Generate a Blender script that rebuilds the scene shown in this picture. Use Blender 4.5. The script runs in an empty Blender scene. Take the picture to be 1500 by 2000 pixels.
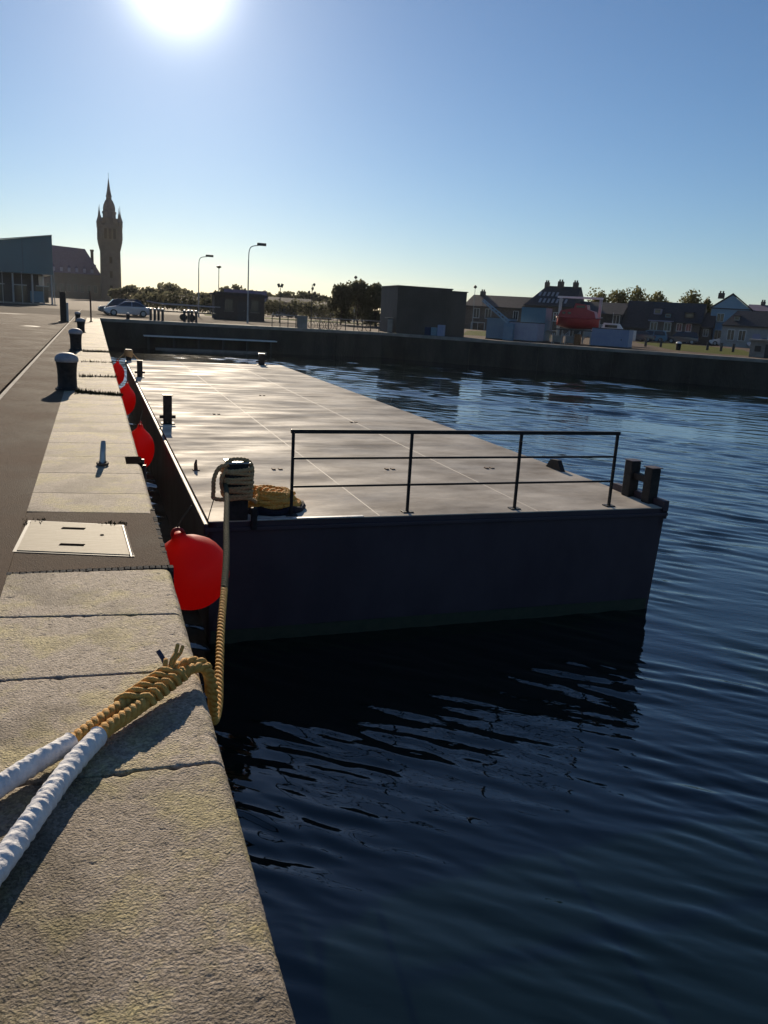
import bpy, bmesh, math, random
import numpy as np
from mathutils import Vector, Matrix
R = math.radians
random.seed(7)
C = bpy.context.scene.collection
SC = bpy.context.scene

# ------------------------------------------------------------------ camera
EYE = 1.7
def camera():
    yaw, pitch, roll = R(20.19), R(13.95), R(3.4)
    fwd = Vector((math.sin(yaw)*math.cos(pitch), math.cos(yaw)*math.cos(pitch), -math.sin(pitch)))
    right = Vector((math.cos(yaw), -math.sin(yaw), 0)); up = right.cross(fwd)
    r2 = right*math.cos(roll)+up*math.sin(roll); u2 = -right*math.sin(roll)+up*math.cos(roll)
    cd = bpy.data.cameras.new('camera'); co = bpy.data.objects.new('camera', cd); C.objects.link(co)
    m = Matrix((r2, u2, -fwd)).transposed().to_4x4(); m.translation = (0, 0, EYE)
    co.matrix_world = m
    cd.sensor_fit = 'VERTICAL'; cd.sensor_height = 24; cd.lens = 24*1560/2000
    cd.clip_start = .05; cd.clip_end = 9000
    SC.camera = co
camera()

# ------------------------------------------------------------------ world, sun, exposure
SUN_EL, SUN_AZ = R(18.8), R(5.4)          # azimuth clockwise from +Y
SUN_DIR = Vector((math.sin(SUN_AZ)*math.cos(SUN_EL), math.cos(SUN_AZ)*math.cos(SUN_EL), math.sin(SUN_EL)))
def world():
    w = bpy.data.worlds.new('World'); SC.world = w; w.use_nodes = True
    nt = w.node_tree; N = nt.nodes; L = nt.links; N.clear()
    out = N.new('ShaderNodeOutputWorld'); bg = N.new('ShaderNodeBackground')
    sky = N.new('ShaderNodeTexSky'); sky.sky_type = 'NISHITA'; sky.sun_disc = False
    sky.sun_elevation = SUN_EL; sky.sun_rotation = SUN_AZ
    sky.altitude = 0; sky.air_density = 1.0; sky.dust_density = .16; sky.ozone_density = 5.4
    bg.inputs['Strength'].default_value = .0535
    # bright aureole of the sun itself, by direction in the sky
    geo = N.new('ShaderNodeTexCoord'); dot = N.new('ShaderNodeVectorMath'); dot.operation = 'DOT_PRODUCT'
    nrm = N.new('ShaderNodeVectorMath'); nrm.operation = 'NORMALIZE'
    L.new(geo.outputs['Generated'], nrm.inputs[0]); L.new(nrm.outputs[0], dot.inputs[0]); dot.inputs[1].default_value = SUN_DIR
    def powr(e, k):
        mx = N.new('ShaderNodeMath'); mx.operation = 'MAXIMUM'; mx.inputs[1].default_value = 0
        L.new(dot.outputs['Value'], mx.inputs[0])
        p = N.new('ShaderNodeMath'); p.operation = 'POWER'; p.inputs[1].default_value = e; L.new(mx.outputs[0], p.inputs[0])
        q = N.new('ShaderNodeMath'); q.operation = 'MULTIPLY'; q.inputs[1].default_value = k; L.new(p.outputs[0], q.inputs[0])
        return q
    a = powr(1000, 22); b = powr(130, 2.0)
    s = N.new('ShaderNodeMath'); s.operation = 'ADD'; L.new(a.outputs[0], s.inputs[0]); L.new(b.outputs[0], s.inputs[1])
    gl = N.new('ShaderNodeMix'); gl.data_type = 'RGBA'; gl.blend_type = 'MULTIPLY'; gl.inputs[0].default_value = 1
    gl.inputs[6].default_value = (1, .96, .9, 1); L.new(s.outputs[0], gl.inputs[7])
    ad = N.new('ShaderNodeMix'); ad.data_type = 'RGBA'; ad.blend_type = 'ADD'; ad.inputs[0].default_value = 1
    L.new(sky.outputs[0], ad.inputs[6]); L.new(gl.outputs[2], ad.inputs[7])
    L.new(ad.outputs[2], bg.inputs['Color']); L.new(bg.outputs[0], out.inputs['Surface'])
world()
def sun():
    l = bpy.data.lights.new('sun', 'SUN'); l.energy = 3.8; l.angle = R(.53); l.color = (1, .85, .65)
    o = bpy.data.objects.new('sun', l); C.objects.link(o)
    o.rotation_euler = (-SUN_DIR).to_track_quat('-Z', 'Y').to_euler(); o.location = (0, 0, 60)
sun()
SC.view_settings.view_transform = 'Standard'; SC.view_settings.look = 'None'
SC.view_settings.exposure = 0.6; SC.view_settings.gamma = 1; SC.view_settings.use_curve_mapping = False
SC.cycles.max_bounces = 6; SC.cycles.caustics_reflective = False; SC.cycles.caustics_refractive = False
SC.cycles.sample_clamp_indirect = 4
SC.render.engine = 'CYCLES'; SC.cycles.use_denoising = True

# ------------------------------------------------------------------ materials
def mat(name, col, rough=.7, metal=0, col2=None, scale=5, stretch=(1, 1, 1), bump=0, bscale=60, rvar=0, spec=.5,
        detail=5, contrast=(.35, .65), coat=0, extra=None, rot=0, tint=None):
    m = bpy.data.materials.new(name); m.use_nodes = True
    nt = m.node_tree; N = nt.nodes; L = nt.links; b = N['Principled BSDF']
    b.inputs['Base Color'].default_value = (*col, 1); b.inputs['Roughness'].default_value = rough
    b.inputs['Metallic'].default_value = metal; b.inputs['Specular IOR Level'].default_value = spec
    b.inputs['Coat Weight'].default_value = coat
    if tint: b.inputs['Specular Tint'].default_value = (*tint, 1)
    tc = N.new('ShaderNodeTexCoord'); mp = N.new('ShaderNodeMapping'); mp.inputs['Scale'].default_value = stretch
    mp.inputs['Rotation'].default_value = (0, 0, rot)
    L.new(tc.outputs['Object'], mp.inputs['Vector'])
    if col2:
        n = N.new('ShaderNodeTexNoise'); n.inputs['Scale'].default_value = scale; n.inputs['Detail'].default_value = detail
        n.inputs['Roughness'].default_value = .62
        L.new(mp.outputs[0], n.inputs['Vector'])
        rp = N.new('ShaderNodeValToRGB'); rp.color_ramp.elements[0].position = contrast[0]; rp.color_ramp.elements[1].position = contrast[1]
        rp.color_ramp.elements[0].color = (*col, 1); rp.color_ramp.elements[1].color = (*col2, 1)
        L.new(n.outputs['Fac'], rp.inputs['Fac']); L.new(rp.outputs['Color'], b.inputs['Base Color'])
        if rvar:
            mr = N.new('ShaderNodeMapRange'); mr.inputs['From Min'].default_value = .3; mr.inputs['From Max'].default_value = .7
            mr.inputs['To Min'].default_value = max(.03, rough-rvar); mr.inputs['To Max'].default_value = rough+rvar
            L.new(n.outputs['Fac'], mr.inputs['Value']); L.new(mr.outputs[0], b.inputs['Roughness'])
    if bump:
        n2 = N.new('ShaderNodeTexNoise'); n2.inputs['Scale'].default_value = bscale; n2.inputs['Detail'].default_value = 4
        L.new(mp.outputs[0], n2.inputs['Vector'])
        bp = N.new('ShaderNodeBump'); bp.inputs['Strength'].default_value = 1; bp.inputs['Distance'].default_value = bump
        L.new(n2.outputs['Fac'], bp.inputs['Height']); L.new(bp.outputs[0], b.inputs['Normal'])
    if extra: extra(nt, N, L, b, mp)
    return m

def granite_extra(nt, N, L, b, mp):
    # pale mineral speckles and yellow lichen patches over the two stone tones
    src = b.inputs['Base Color'].links[0].from_socket
    li = N.new('ShaderNodeTexNoise'); li.inputs['Scale'].default_value = 2.3; li.inputs['Detail'].default_value = 9; li.inputs['Roughness'].default_value = .7
    L.new(mp.outputs[0], li.inputs['Vector'])
    lr = N.new('ShaderNodeMapRange'); lr.inputs['From Min'].default_value = .48; lr.inputs['From Max'].default_value = .60; lr.inputs['To Max'].default_value = .78
    L.new(li.outputs['Fac'], lr.inputs['Value'])
    mx = N.new('ShaderNodeMix'); mx.data_type = 'RGBA'; mx.inputs[7].default_value = (.41, .35, .165, 1)
    L.new(lr.outputs[0], mx.inputs[0]); L.new(src, mx.inputs[6])
    sp = N.new('ShaderNodeTexVoronoi'); sp.inputs['Scale'].default_value = 95; L.new(mp.outputs[0], sp.inputs['Vector'])
    hs = N.new('ShaderNodeSeparateColor'); L.new(sp.outputs['Color'], hs.inputs[0])
    sr = N.new('ShaderNodeMapRange'); sr.inputs['To Min'].default_value = .62; sr.inputs['To Max'].default_value = 1.35
    L.new(hs.outputs[0], sr.inputs['Value'])
    m2 = N.new('ShaderNodeMix'); m2.data_type = 'RGBA'; m2.blend_type = 'MULTIPLY'; m2.inputs[0].default_value = 1
    L.new(mx.outputs[2], m2.inputs[6]); L.new(sr.outputs[0], m2.inputs[7])
    # dark worn stains, and pale mineral flecks come from the speckle above
    st = N.new('ShaderNodeTexNoise'); st.inputs['Scale'].default_value = 1.4; st.inputs['Detail'].default_value = 7
    mp2 = N.new('ShaderNodeMapping'); mp2.inputs['Location'].default_value = (7, 3, 0); L.new(mp.outputs[0], mp2.inputs[0]); L.new(mp2.outputs[0], st.inputs['Vector'])
    s2 = N.new('ShaderNodeMapRange'); s2.inputs['From Min'].default_value = .53; s2.inputs['From Max'].default_value = .60; s2.inputs['To Min'].default_value = 1; s2.inputs['To Max'].default_value = .60
    L.new(st.outputs['Fac'], s2.inputs['Value'])
    m3 = N.new('ShaderNodeMix'); m3.data_type = 'RGBA'; m3.blend_type = 'MULTIPLY'; m3.inputs[0].default_value = 1
    L.new(m2.outputs[2], m3.inputs[6]); L.new(s2.outputs[0], m3.inputs[7])
    ta = N.new('ShaderNodeAttribute'); ta.attribute_name = 'tone'
    m4 = N.new('ShaderNodeMix'); m4.data_type = 'RGBA'; m4.blend_type = 'MULTIPLY'; m4.inputs[0].default_value = 1
    L.new(m3.outputs[2], m4.inputs[6]); L.new(ta.outputs['Fac'], m4.inputs[7]); L.new(m4.outputs[2], b.inputs['Base Color'])

M = {}
M['granite'] = mat('granite', (.25, .205, .165), .78, col2=(.385, .325, .265), scale=14, bump=.009, bscale=110, contrast=(.3, .7), extra=granite_extra, spec=.5, tint=(1, .82, .52))
M['asphalt'] = mat('asphalt', (.058, .041, .029), .85, col2=(.178, .128, .092), scale=.75, bump=.014, bscale=110, rvar=.1, detail=12, contrast=(.3, .7), spec=.05)
M['tar'] = mat('tar', (.02, .022, .027), .85, spec=.05, col2=(.05, .052, .058), scale=30, bump=.012, bscale=60)
M['concrete'] = mat('concrete', (.20, .18, .155), .85, col2=(.30, .27, .235), scale=1.5, bump=.01, bscale=40)
M['wall_dark'] = mat('wall_dark', (.045, .038, .030), .9, spec=.2, col2=(.09, .077, .062), scale=.7, stretch=(1, 1, .35), bump=.03, bscale=9)
M['grass'] = mat('grass', (.055, .07, .014), .95, col2=(.11, .115, .025), scale=.6, bump=.05, bscale=8, spec=.03)
M['dirt'] = mat('dirt', (.075, .056, .043), .95, col2=(.11, .085, .066), scale=.2, spec=.03)
M['black_iron'] = mat('black_iron', (.014, .013, .013), .62, spec=.2, col2=(.04, .036, .034), scale=14, bump=.004, bscale=50, rvar=.1)
M['grey_cap'] = mat('grey_cap', (.20, .22, .26), .6, spec=.3, col2=(.30, .31, .34), scale=9, bump=.003, bscale=40)
M['rust'] = mat('rust', (.06, .035, .025), .8, col2=(.13, .07, .04), scale=20, bump=.005, bscale=60)
M['hull'] = mat('hull', (.046, .032, .042), .55, spec=.3, col2=(.066, .048, .058), scale=1.6, stretch=(1, 1, .5), bump=.004, bscale=2.5, rvar=.1)
M['hull_slime'] = mat('hull_slime', (.02, .03, .014), .6, col2=(.035, .04, .02), scale=8, bump=.006, bscale=40)
def deck_extra(nt, N, L, b, mp):
    # scuffs and damp streaks that lie across the plates
    m2 = N.new('ShaderNodeMapping'); m2.inputs['Scale'].default_value = (.75, 1.5, 1); L.new(mp.outputs[0], m2.inputs[0])
    n = N.new('ShaderNodeTexNoise'); n.inputs['Scale'].default_value = 1.1; n.inputs['Detail'].default_value = 10; n.inputs['Roughness'].default_value = .6
    L.new(m2.outputs[0], n.inputs['Vector'])
    r = N.new('ShaderNodeMapRange'); r.inputs['From Min'].default_value = .36; r.inputs['From Max'].default_value = .64
    r.inputs['To Min'].default_value = .58; r.inputs['To Max'].default_value = .76
    L.new(n.outputs['Fac'], r.inputs['Value']); L.new(r.outputs[0], b.inputs['Roughness'])
    d = N.new('ShaderNodeBsdfDiffuse'); d.inputs['Roughness'].default_value = .6; L.new(b.inputs['Base Color'].links[0].from_socket, d.inputs['Color']); L.new(b.inputs['Normal'].links[0].from_socket, d.inputs['Normal'])
    ms = N.new('ShaderNodeMixShader'); r2 = N.new('ShaderNodeMapRange'); r2.inputs['From Min'].default_value = .35; r2.inputs['From Max'].default_value = .65; r2.inputs['To Min'].default_value = .50; r2.inputs['To Max'].default_value = .78
    L.new(n.outputs['Fac'], r2.inputs['Value']); L.new(r2.outputs[0], ms.inputs[0])
    L.new(b.outputs[0], ms.inputs[1]); L.new(d.outputs[0], ms.inputs[2]); L.new(ms.outputs[0], N['Material Output'].inputs['Surface'])
M['deck'] = mat('deck', (.37, .312, .25), .38, col2=(.72, .635, .52), scale=1.3, stretch=(.7, 1.1, 1), bump=.0035, bscale=16, detail=8, extra=deck_extra, spec=.2, tint=(1, .94, .86))
M['weld'] = mat('weld', (.50, .455, .40), .7, 0, spec=.2, bump=.002, bscale=80)
M['rail_paint'] = mat('rail_paint', (.012, .012, .014), .5, spec=.2, col2=(.02, .019, .02), scale=20)
M['steel'] = mat('steel', (.42, .41, .4), .38, .8, col2=(.3, .29, .28), scale=12)
M['plate'] = mat('plate', (.36, .30, .20), .7, 0, col2=(.44, .38, .27), scale=6, stretch=(1, 6, 1), bump=.0015, bscale=60, spec=.25)
M['slot'] = mat('slot', (.012, .01, .009), .95, spec=0)
M['red'] = mat('red', (.55, .012, .012), .42, col2=(.42, .01, .012), scale=4, bump=.003, bscale=12, rvar=.08)
def vinyl(nt, N, L, b, mp):
    out = N['Material Output']; t = N.new('ShaderNodeBsdfTranslucent'); t.inputs['Color'].default_value = (.82, .055, .035, 1)
    ms = N.new('ShaderNodeMixShader'); ms.inputs[0].default_value = .58
    L.new(b.outputs[0], ms.inputs[1]); L.new(t.outputs[0], ms.inputs[2]); L.new(ms.outputs[0], out.inputs['Surface'])
M['red_vinyl'] = mat('red_vinyl', (.60, .04, .022), .55, col2=(.40, .03, .02), scale=2.2, stretch=(1, 1, .5), detail=8, bump=.003, bscale=12, rvar=.08, extra=vinyl)
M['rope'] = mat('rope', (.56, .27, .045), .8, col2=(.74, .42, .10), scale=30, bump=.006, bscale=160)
M['rope_shaded'] = mat('rope_shaded', (.05, .045, .018), .9, col2=(.085, .075, .03), scale=20, bump=.006, bscale=160)  # dark tone paints the bitt shade onto the standing part of the rope
M['rope_old'] = mat('rope_old', (.44, .27, .12), .85, col2=(.58, .38, .18), scale=30, bump=.006, bscale=160)
M['rope_orange'] = mat('rope_orange', (.72, .32, .05), .8, col2=(.82, .46, .10), scale=20, bump=.006, bscale=160)
M['sleeve'] = mat('sleeve', (.62, .60, .60), .75, col2=(.80, .78, .76), scale=18, bump=.006, bscale=55)
M['navy'] = mat('navy', (.02, .025, .06), .6, bump=.01, bscale=20)
M['tarp'] = mat('tarp', (.008, .010, .02), .7, spec=.2, bump=.02, bscale=9)
M['twine'] = mat('twine', (.1, .08, .05), .8)
def water_mat():
    m = bpy.data.materials.new('water'); m.use_nodes = True; nt = m.node_tree; N = nt.nodes; L = nt.links; b = N['Principled BSDF']
    b.inputs['Base Color'].default_value = (.0030, .0084, .0056, 1); b.inputs['Roughness'].default_value = .045; b.inputs['IOR'].default_value = 1.66
    b.inputs['Specular IOR Level'].default_value = .5
    tc = N.new('ShaderNodeTexCoord')
    def noise(scale, st, rot, det, off=0):
        mp0 = N.new('ShaderNodeMapping'); mp0.inputs['Rotation'].default_value = (0, 0, rot); mp0.inputs['Location'].default_value = (off, off*.7, 0)
        mp = N.new('ShaderNodeMapping'); mp.inputs['Scale'].default_value = st
        L.new(tc.outputs['Object'], mp0.inputs[0]); L.new(mp0.outputs[0], mp.inputs[0])
        n = N.new('ShaderNodeTexNoise'); n.inputs['Scale'].default_value = scale; n.inputs['Detail'].default_value = det; n.inputs['Roughness'].default_value = .45
        n.inputs['Distortion'].default_value = .5
        L.new(mp.outputs[0], n.inputs['Vector']); return n.outputs['Fac']
    def mul(s, k):
        x = N.new('ShaderNodeMath'); x.operation = 'MULTIPLY'; L.new(s, x.inputs[0])
        if isinstance(k, (int, float)): x.inputs[1].default_value = k
        else: L.new(k, x.inputs[1])
        return x.outputs[0]
    def add(a, c):
        x = N.new('ShaderNodeMath'); x.operation = 'ADD'; L.new(a, x.inputs[0]); L.new(c, x.inputs[1]); return x.outputs[0]
    # wavelets: crests run along (.67,-.74), the wind is broken in the lee of the barge
    w1 = noise(1.55, (.34, 1.6, 1), R(48), 2)
    w2 = noise(4.6, (.45, 1.5, 1), R(38), 3, 11)
    w3 = noise(13, (.6, 1.2, 1), R(30), 2, 29)
    patch = noise(.16, (1, 1, 1), 0, 3, 5)
    pr = N.new('ShaderNodeMapRange'); pr.inputs['From Min'].default_value = .36; pr.inputs['From Max'].default_value = .62; pr.inputs['To Min'].default_value = .45; pr.inputs['To Max'].default_value = 1.15
    L.new(patch, pr.inputs['Value'])
    # calm: distance from the sheltered corner between barge and quay
    sx = N.new('ShaderNodeSeparateXYZ'); L.new(tc.outputs['Object'], sx.inputs[0])
    def mr(s, a, bb, c, d):
        x = N.new('ShaderNodeMapRange'); x.interpolation_type = 'SMOOTHSTEP'; x.inputs['From Min'].default_value = a; x.inputs['From Max'].default_value = bb; x.inputs['To Min'].default_value = c; x.inputs['To Max'].default_value = d
        L.new(s, x.inputs['Value']); return x.outputs[0]
    cx = mr(sx.outputs['X'], .5, 9.5, .6, 1); cy = mr(sx.outputs['Y'], 4, 16, 0, 1)
    mxx = N.new('ShaderNodeMath'); mxx.operation = 'MAXIMUM'; L.new(cx, mxx.inputs[0]); L.new(cy, mxx.inputs[1])
    ln = N.new('ShaderNodeVectorMath'); ln.operation = 'LENGTH'; L.new(tc.outputs['Object'], ln.inputs[0])
    L.new(mr(ln.outputs['Value'], 8, 55, .03, .052), b.inputs['Roughness'])
    h = add(add(mul(w1, .0), mul(w2, .0045)), mul(w3, .0026))
    h = mul(mul(h, pr.outputs[0]), mxx.outputs[0])
    bp = N.new('ShaderNodeBump'); bp.inputs['Distance'].default_value = 1.0; bp.inputs['Strength'].default_value = 1
    L.new(h, bp.inputs['Height']); L.new(bp.outputs[0], b.inputs['Normal'])
    return m
M['water'] = water_mat()
def leaf_mat(name, c1, c2, tr=.35):
    m = bpy.data.materials.new(name); m.use_nodes = True; nt = m.node_tree; N = nt.nodes; L = nt.links
    b = N['Principled BSDF']; b.inputs['Roughness'].default_value = .6; out = N['Material Output']
    tc = N.new('ShaderNodeTexCoord'); n = N.new('ShaderNodeTexNoise'); n.inputs['Scale'].default_value = .9; n.inputs['Detail'].default_value = 6
    L.new(tc.outputs['Object'], n.inputs['Vector'])
    rp = N.new('ShaderNodeValToRGB'); rp.color_ramp.elements[0].position = .35; rp.color_ramp.elements[1].position = .65
    rp.color_ramp.elements[0].color = (*c1, 1); rp.color_ramp.elements[1].color = (*c2, 1)
    L.new(n.outputs['Fac'], rp.inputs['Fac']); L.new(rp.outputs[0], b.inputs['Base Color'])
    t = N.new('ShaderNodeBsdfTranslucent'); L.new(rp.outputs[0], t.inputs['Color'])
    ms = N.new('ShaderNodeMixShader'); ms.inputs[0].default_value = tr
    L.new(b.outputs[0], ms.inputs[1]); L.new(t.outputs[0], ms.inputs[2]); L.new(ms.outputs[0], out.inputs['Surface'])
    return m
M['leaf'] = leaf_mat('leaf', (.10, .10, .062), (.14, .135, .085), .68)
M['leaf_gold'] = leaf_mat('leaf_gold', (.08, .08, .02), (.15, .135, .035), .5)
M['weed'] = mat('weed', (.035, .028, .014), .9, col2=(.06, .055, .02), scale=20, spec=.05)
M['bark'] = mat('bark', (.05, .04, .03), .9, col2=(.09, .07, .05), scale=8)
M['brick'] = mat('brick', (.10, .075, .062), .9, col2=(.16, .125, .10), scale=3, bump=.01, bscale=20)
M['brick_dark'] = mat('brick_dark', (.05, .042, .038), .9, col2=(.08, .066, .06), scale=3)
M['render_pale'] = mat('render_pale', (.30, .28, .27), .85, col2=(.38, .36, .34), scale=1.5)
M['render_blue'] = mat('render_blue', (.26, .36, .44), .8, col2=(.31, .41, .48), scale=1)
M['render_lilac'] = mat('render_lilac', (.30, .27, .36), .8, col2=(.34, .31, .4), scale=1)
M['slate'] = mat('slate', (.032, .028, .03), .75, col2=(.055, .048, .048), scale=2.5, bump=.02, bscale=12)
M['tile'] = mat('tile', (.075, .05, .042), .75, col2=(.11, .075, .06), scale=2.5, bump=.02, bscale=12)
M['slate_purple'] = mat('slate_purple', (.075, .055, .115), .75, col2=(.10, .078, .15), scale=1.2)
M['tower_stone'] = mat('tower_stone', (.078, .064, .058), .9, col2=(.11, .092, .082), scale=.5)
M['tower_slate'] = mat('tower_slate', (.05, .05, .065), .7, col2=(.08, .075, .095), scale=.8)
M['white_paint'] = mat('white_paint', (.75, .74, .72), .5, col2=(.66, .65, .63), scale=5)
M['glass'] = mat('glass', (.03, .035, .04), .08, spec=.6, col2=(.04, .045, .05), scale=.7)
M['teal_glass'] = mat('teal_glass', (.05, .13, .16), .3, spec=.6, col2=(.05, .10, .12), scale=.15, stretch=(1, 1, .4))
M['dark_metal'] = mat('dark_metal', (.035, .033, .033), .55, col2=(.05, .047, .045), scale=3)
M['shed'] = mat('shed', (.08, .066, .054), .85, col2=(.10, .086, .072), scale=.6)
M['shed_light'] = mat('shed_light', (.075, .066, .058), .75, col2=(.095, .085, .075), scale=.6)
M['galv'] = mat('galv', (.30, .31, .32), .45, .6, col2=(.38, .38, .38), scale=9)
M['car_silver'] = mat('car_silver', (.30, .30, .36), .25, .5, coat=.6)
M['car_dark'] = mat('car_dark', (.04, .04, .06), .25, .3, coat=.6)
M['car_white'] = mat('car_white', (.6, .6, .62), .3, coat=.6)
M['car_grey'] = mat('car_grey', (.14, .14, .17), .3, .4, coat=.6)
M['tyre'] = mat('tyre', (.015, .015, .015), .8)
M['lamp_glass'] = mat('lamp_glass', (.7, .7, .66), .3)
M['tail'] = mat('tail', (.4, .02, .02), .3)
M['lifeboat_red'] = mat('lifeboat_red', (.42, .04, .045), .45, col2=(.5, .05, .055), scale=2)
M['cont_blue'] = mat('cont_blue', (.20, .24, .36), .55, col2=(.24, .28, .38), scale=2)
M['cont_teal'] = mat('cont_teal', (.10, .20, .26), .55, col2=(.12, .22, .28), scale=2)
M['cont_slate'] = mat('cont_slate', (.16, .23, .30), .55, col2=(.2, .27, .33), scale=2)
M['cont_lilac'] = mat('cont_lilac', (.34, .31, .38), .55, col2=(.4, .37, .42), scale=2)
M['orange'] = mat('orange', (.22, .09, .03), .6)

# ------------------------------------------------------------------ mesh helpers
class MB:
    def __init__(s): s.v = []; s.f = []; s.mi = []; s.cur = 0
    def add(s, vs, fs):
        o = len(s.v); s.v += [tuple(p) for p in vs]; s.f += [tuple(i+o for i in f) for f in fs]; s.mi += [s.cur]*len(fs); return s
    def box(s, x0, x1, y0, y1, z0, z1, T=None):
        vs = [(x, y, z) for z in (z0, z1) for y in (y0, y1) for x in (x0, x1)]
        if T: vs = [T @ Vector(p) for p in vs]
        return s.add(vs, [(0, 2, 3, 1), (4, 5, 7, 6), (0, 1, 5, 4), (2, 6, 7, 3), (0, 4, 6, 2), (1, 3, 7, 5)])
    def bbox(s, x0, x1, y0, y1, z0, z1, b=.02, T=None):     # bevelled box
        bm = bmesh.new(); bmesh.ops.create_cube(bm, size=1)
        for v in bm.verts: v.co = Vector(((x0+x1)/2+v.co.x*(x1-x0), (y0+y1)/2+v.co.y*(y1-y0), (z0+z1)/2+v.co.z*(z1-z0)))
        bmesh.ops.bevel(bm, geom=bm.edges[:], offset=b, segments=2, affect='EDGES', profile=.6)
        bm.verts.index_update(); vs = [v.co.copy() for v in bm.verts]; fs = [[v.index for v in f.verts] for f in bm.faces]; bm.free()
        if T: vs = [T @ p for p in vs]
        return s.add(vs, fs)
    def tube(s, pts, r, n=8, cap=True, rf=None):
        pts = [Vector(p) for p in pts]; m = len(pts); vs = []; fs = []
        up = None
        for i, p in enumerate(pts):
            t = (pts[min(i+1, m-1)]-pts[max(i-1, 0)]).normalized()
            if up is None:
                up = Vector((0, 0, 1)) if abs(t.z) < .9 else Vector((1, 0, 0))
            a = t.cross(up)
            if a.length < 1e-6: a = t.orthogonal()
            a.normalize(); up = a.cross(t).normalized()
            for k in range(n):
                th = 2*math.pi*k/n; rr = r[i] if isinstance(r, (list, tuple)) else r
                if rf: rr *= rf(i, th)
                vs.append(p+a*math.cos(th)*rr+up*math.sin(th)*rr)
        for i in range(m-1):
            for k in range(n):
                k2 = (k+1) % n; fs.append((i*n+k, i*n+k2, (i+1)*n+k2, (i+1)*n+k))
        if cap: fs.append(tuple(range(n-1, -1, -1))); fs.append(tuple((m-1)*n+k for k in range(n)))
        return s.add(vs, fs)
    def lathe(s, prof, c=(0, 0, 0), n=24, T=None):     # prof [(r,z)] bottom to top
        vs = []; fs = []; m = len(prof)
        for r, z in prof:
            for k in range(n):
                th = 2*math.pi*(k+.5)/n; p = Vector((c[0]+r*math.cos(th), c[1]+r*math.sin(th), c[2]+z)); vs.append(T @ p if T else p)
        for i in range(m-1):
            for k in range(n):
                k2 = (k+1) % n; fs.append((i*n+k, i*n+k2, (i+1)*n+k2, (i+1)*n+k))
        fs.append(tuple(range(n-1, -1, -1))); fs.append(tuple((m-1)*n+k for k in range(n)))
        return s.add(vs, fs)
    def prism(s, poly, a, b, T=None, axis='y'):          # poly in (x,z), extruded over y a..b
        n = len(poly); vs = [(x, a, z) for x, z in poly]+[(x, b, z) for x, z in poly]
        if axis == 'x': vs = [(y, x, z) for x, y, z in vs]
        if T: vs = [T @ Vector(p) for p in vs]
        fs = [tuple(range(n)), tuple(range(2*n-1, n-1, -1))]+[(i, i+n, (i+1) % n+n, (i+1) % n) for i in range(n)]
        return s.add(vs, fs)
    def sphere(s, c, r, n=14, m=9, sc=(1, 1, 1)):
        prof = []
        vs = []; fs = []
        for i in range(m+1):
            ph = -math.pi/2+math.pi*i/m
            for k in range(n):
                th = 2*math.pi*k/n
                vs.append((c[0]+sc[0]*r*math.cos(ph)*math.cos(th), c[1]+sc[1]*r*math.cos(ph)*math.sin(th), c[2]+sc[2]*r*math.sin(ph)))
        for i in range(m):
            for k in range(n):
                k2 = (k+1) % n; fs.append((i*n+k, i*n+k2, (i+1)*n+k2, (i+1)*n+k))
        return s.add(vs, fs)
    def build(s, name, mats, parent=None, smooth=False, sharp=None, fixn=True):
        me = bpy.data.meshes.new(name); me.from_pydata([tuple(p) for p in s.v], [], s.f)
        if not isinstance(mats, (list, tuple)): mats = [mats]
        for m in mats: me.materials.append(M[m] if isinstance(m, str) else m)
        if len(mats) > 1: me.polygons.foreach_set('material_index', s.mi)
        if fixn:
            bm = bmesh.new(); bm.from_mesh(me); bmesh.ops.remove_doubles(bm, verts=bm.verts, dist=1e-5)
            bmesh.ops.recalc_face_normals(bm, faces=bm.faces); bm.to_mesh(me); bm.free()
        if smooth:
            me.polygons.foreach_set('use_smooth', [True]*len(me.polygons))
            me.set_sharp_from_angle(angle=R(sharp or 40))
        me.update()
        o = bpy.data.objects.new(name, me); C.objects.link(o)
        if parent: o.parent = parent
        return o
def tag(o, label=None, cat=None, group=None, kind=None):
    if label: o['label'] = label
    if cat: o['category'] = cat
    if group: o['group'] = group
    if kind: o['kind'] = kind
    return o
def empty(name, loc=(0, 0, 0), rz=0, label=None, cat=None, group=None):
    o = bpy.data.objects.new(name, None); C.objects.link(o); o.location = loc; o.rotation_euler = (0, 0, rz); o.empty_display_size = .2
    return tag(o, label, cat, group)
def copy_tree(o, parent=None):
    c = o.copy(); C.objects.link(c); c.parent = parent
    for ch in list(o.children): copy_tree(ch, c)
    return c
def RZ(a, loc=(0, 0, 0)): return Matrix.Translation(loc) @ Matrix.Rotation(a, 4, 'Z')
def spline(pts, step):
    P = [Vector(p) for p in pts]; P = [P[0]*2-P[1]]+P+[P[-1]*2-P[-2]]; out = []
    for i in range(1, len(P)-2):
        n = max(2, int((P[i+1]-P[i]).length/step))
        for k in range(n):
            t = k/n; a, b, c, d = P[i-1:i+3]
            out.append(.5*((2*b)+(c-a)*t+(2*a-5*b+4*c-d)*t*t+(3*b-a-3*c+d)*t**3))
    out.append(P[-2]); return out
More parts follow.
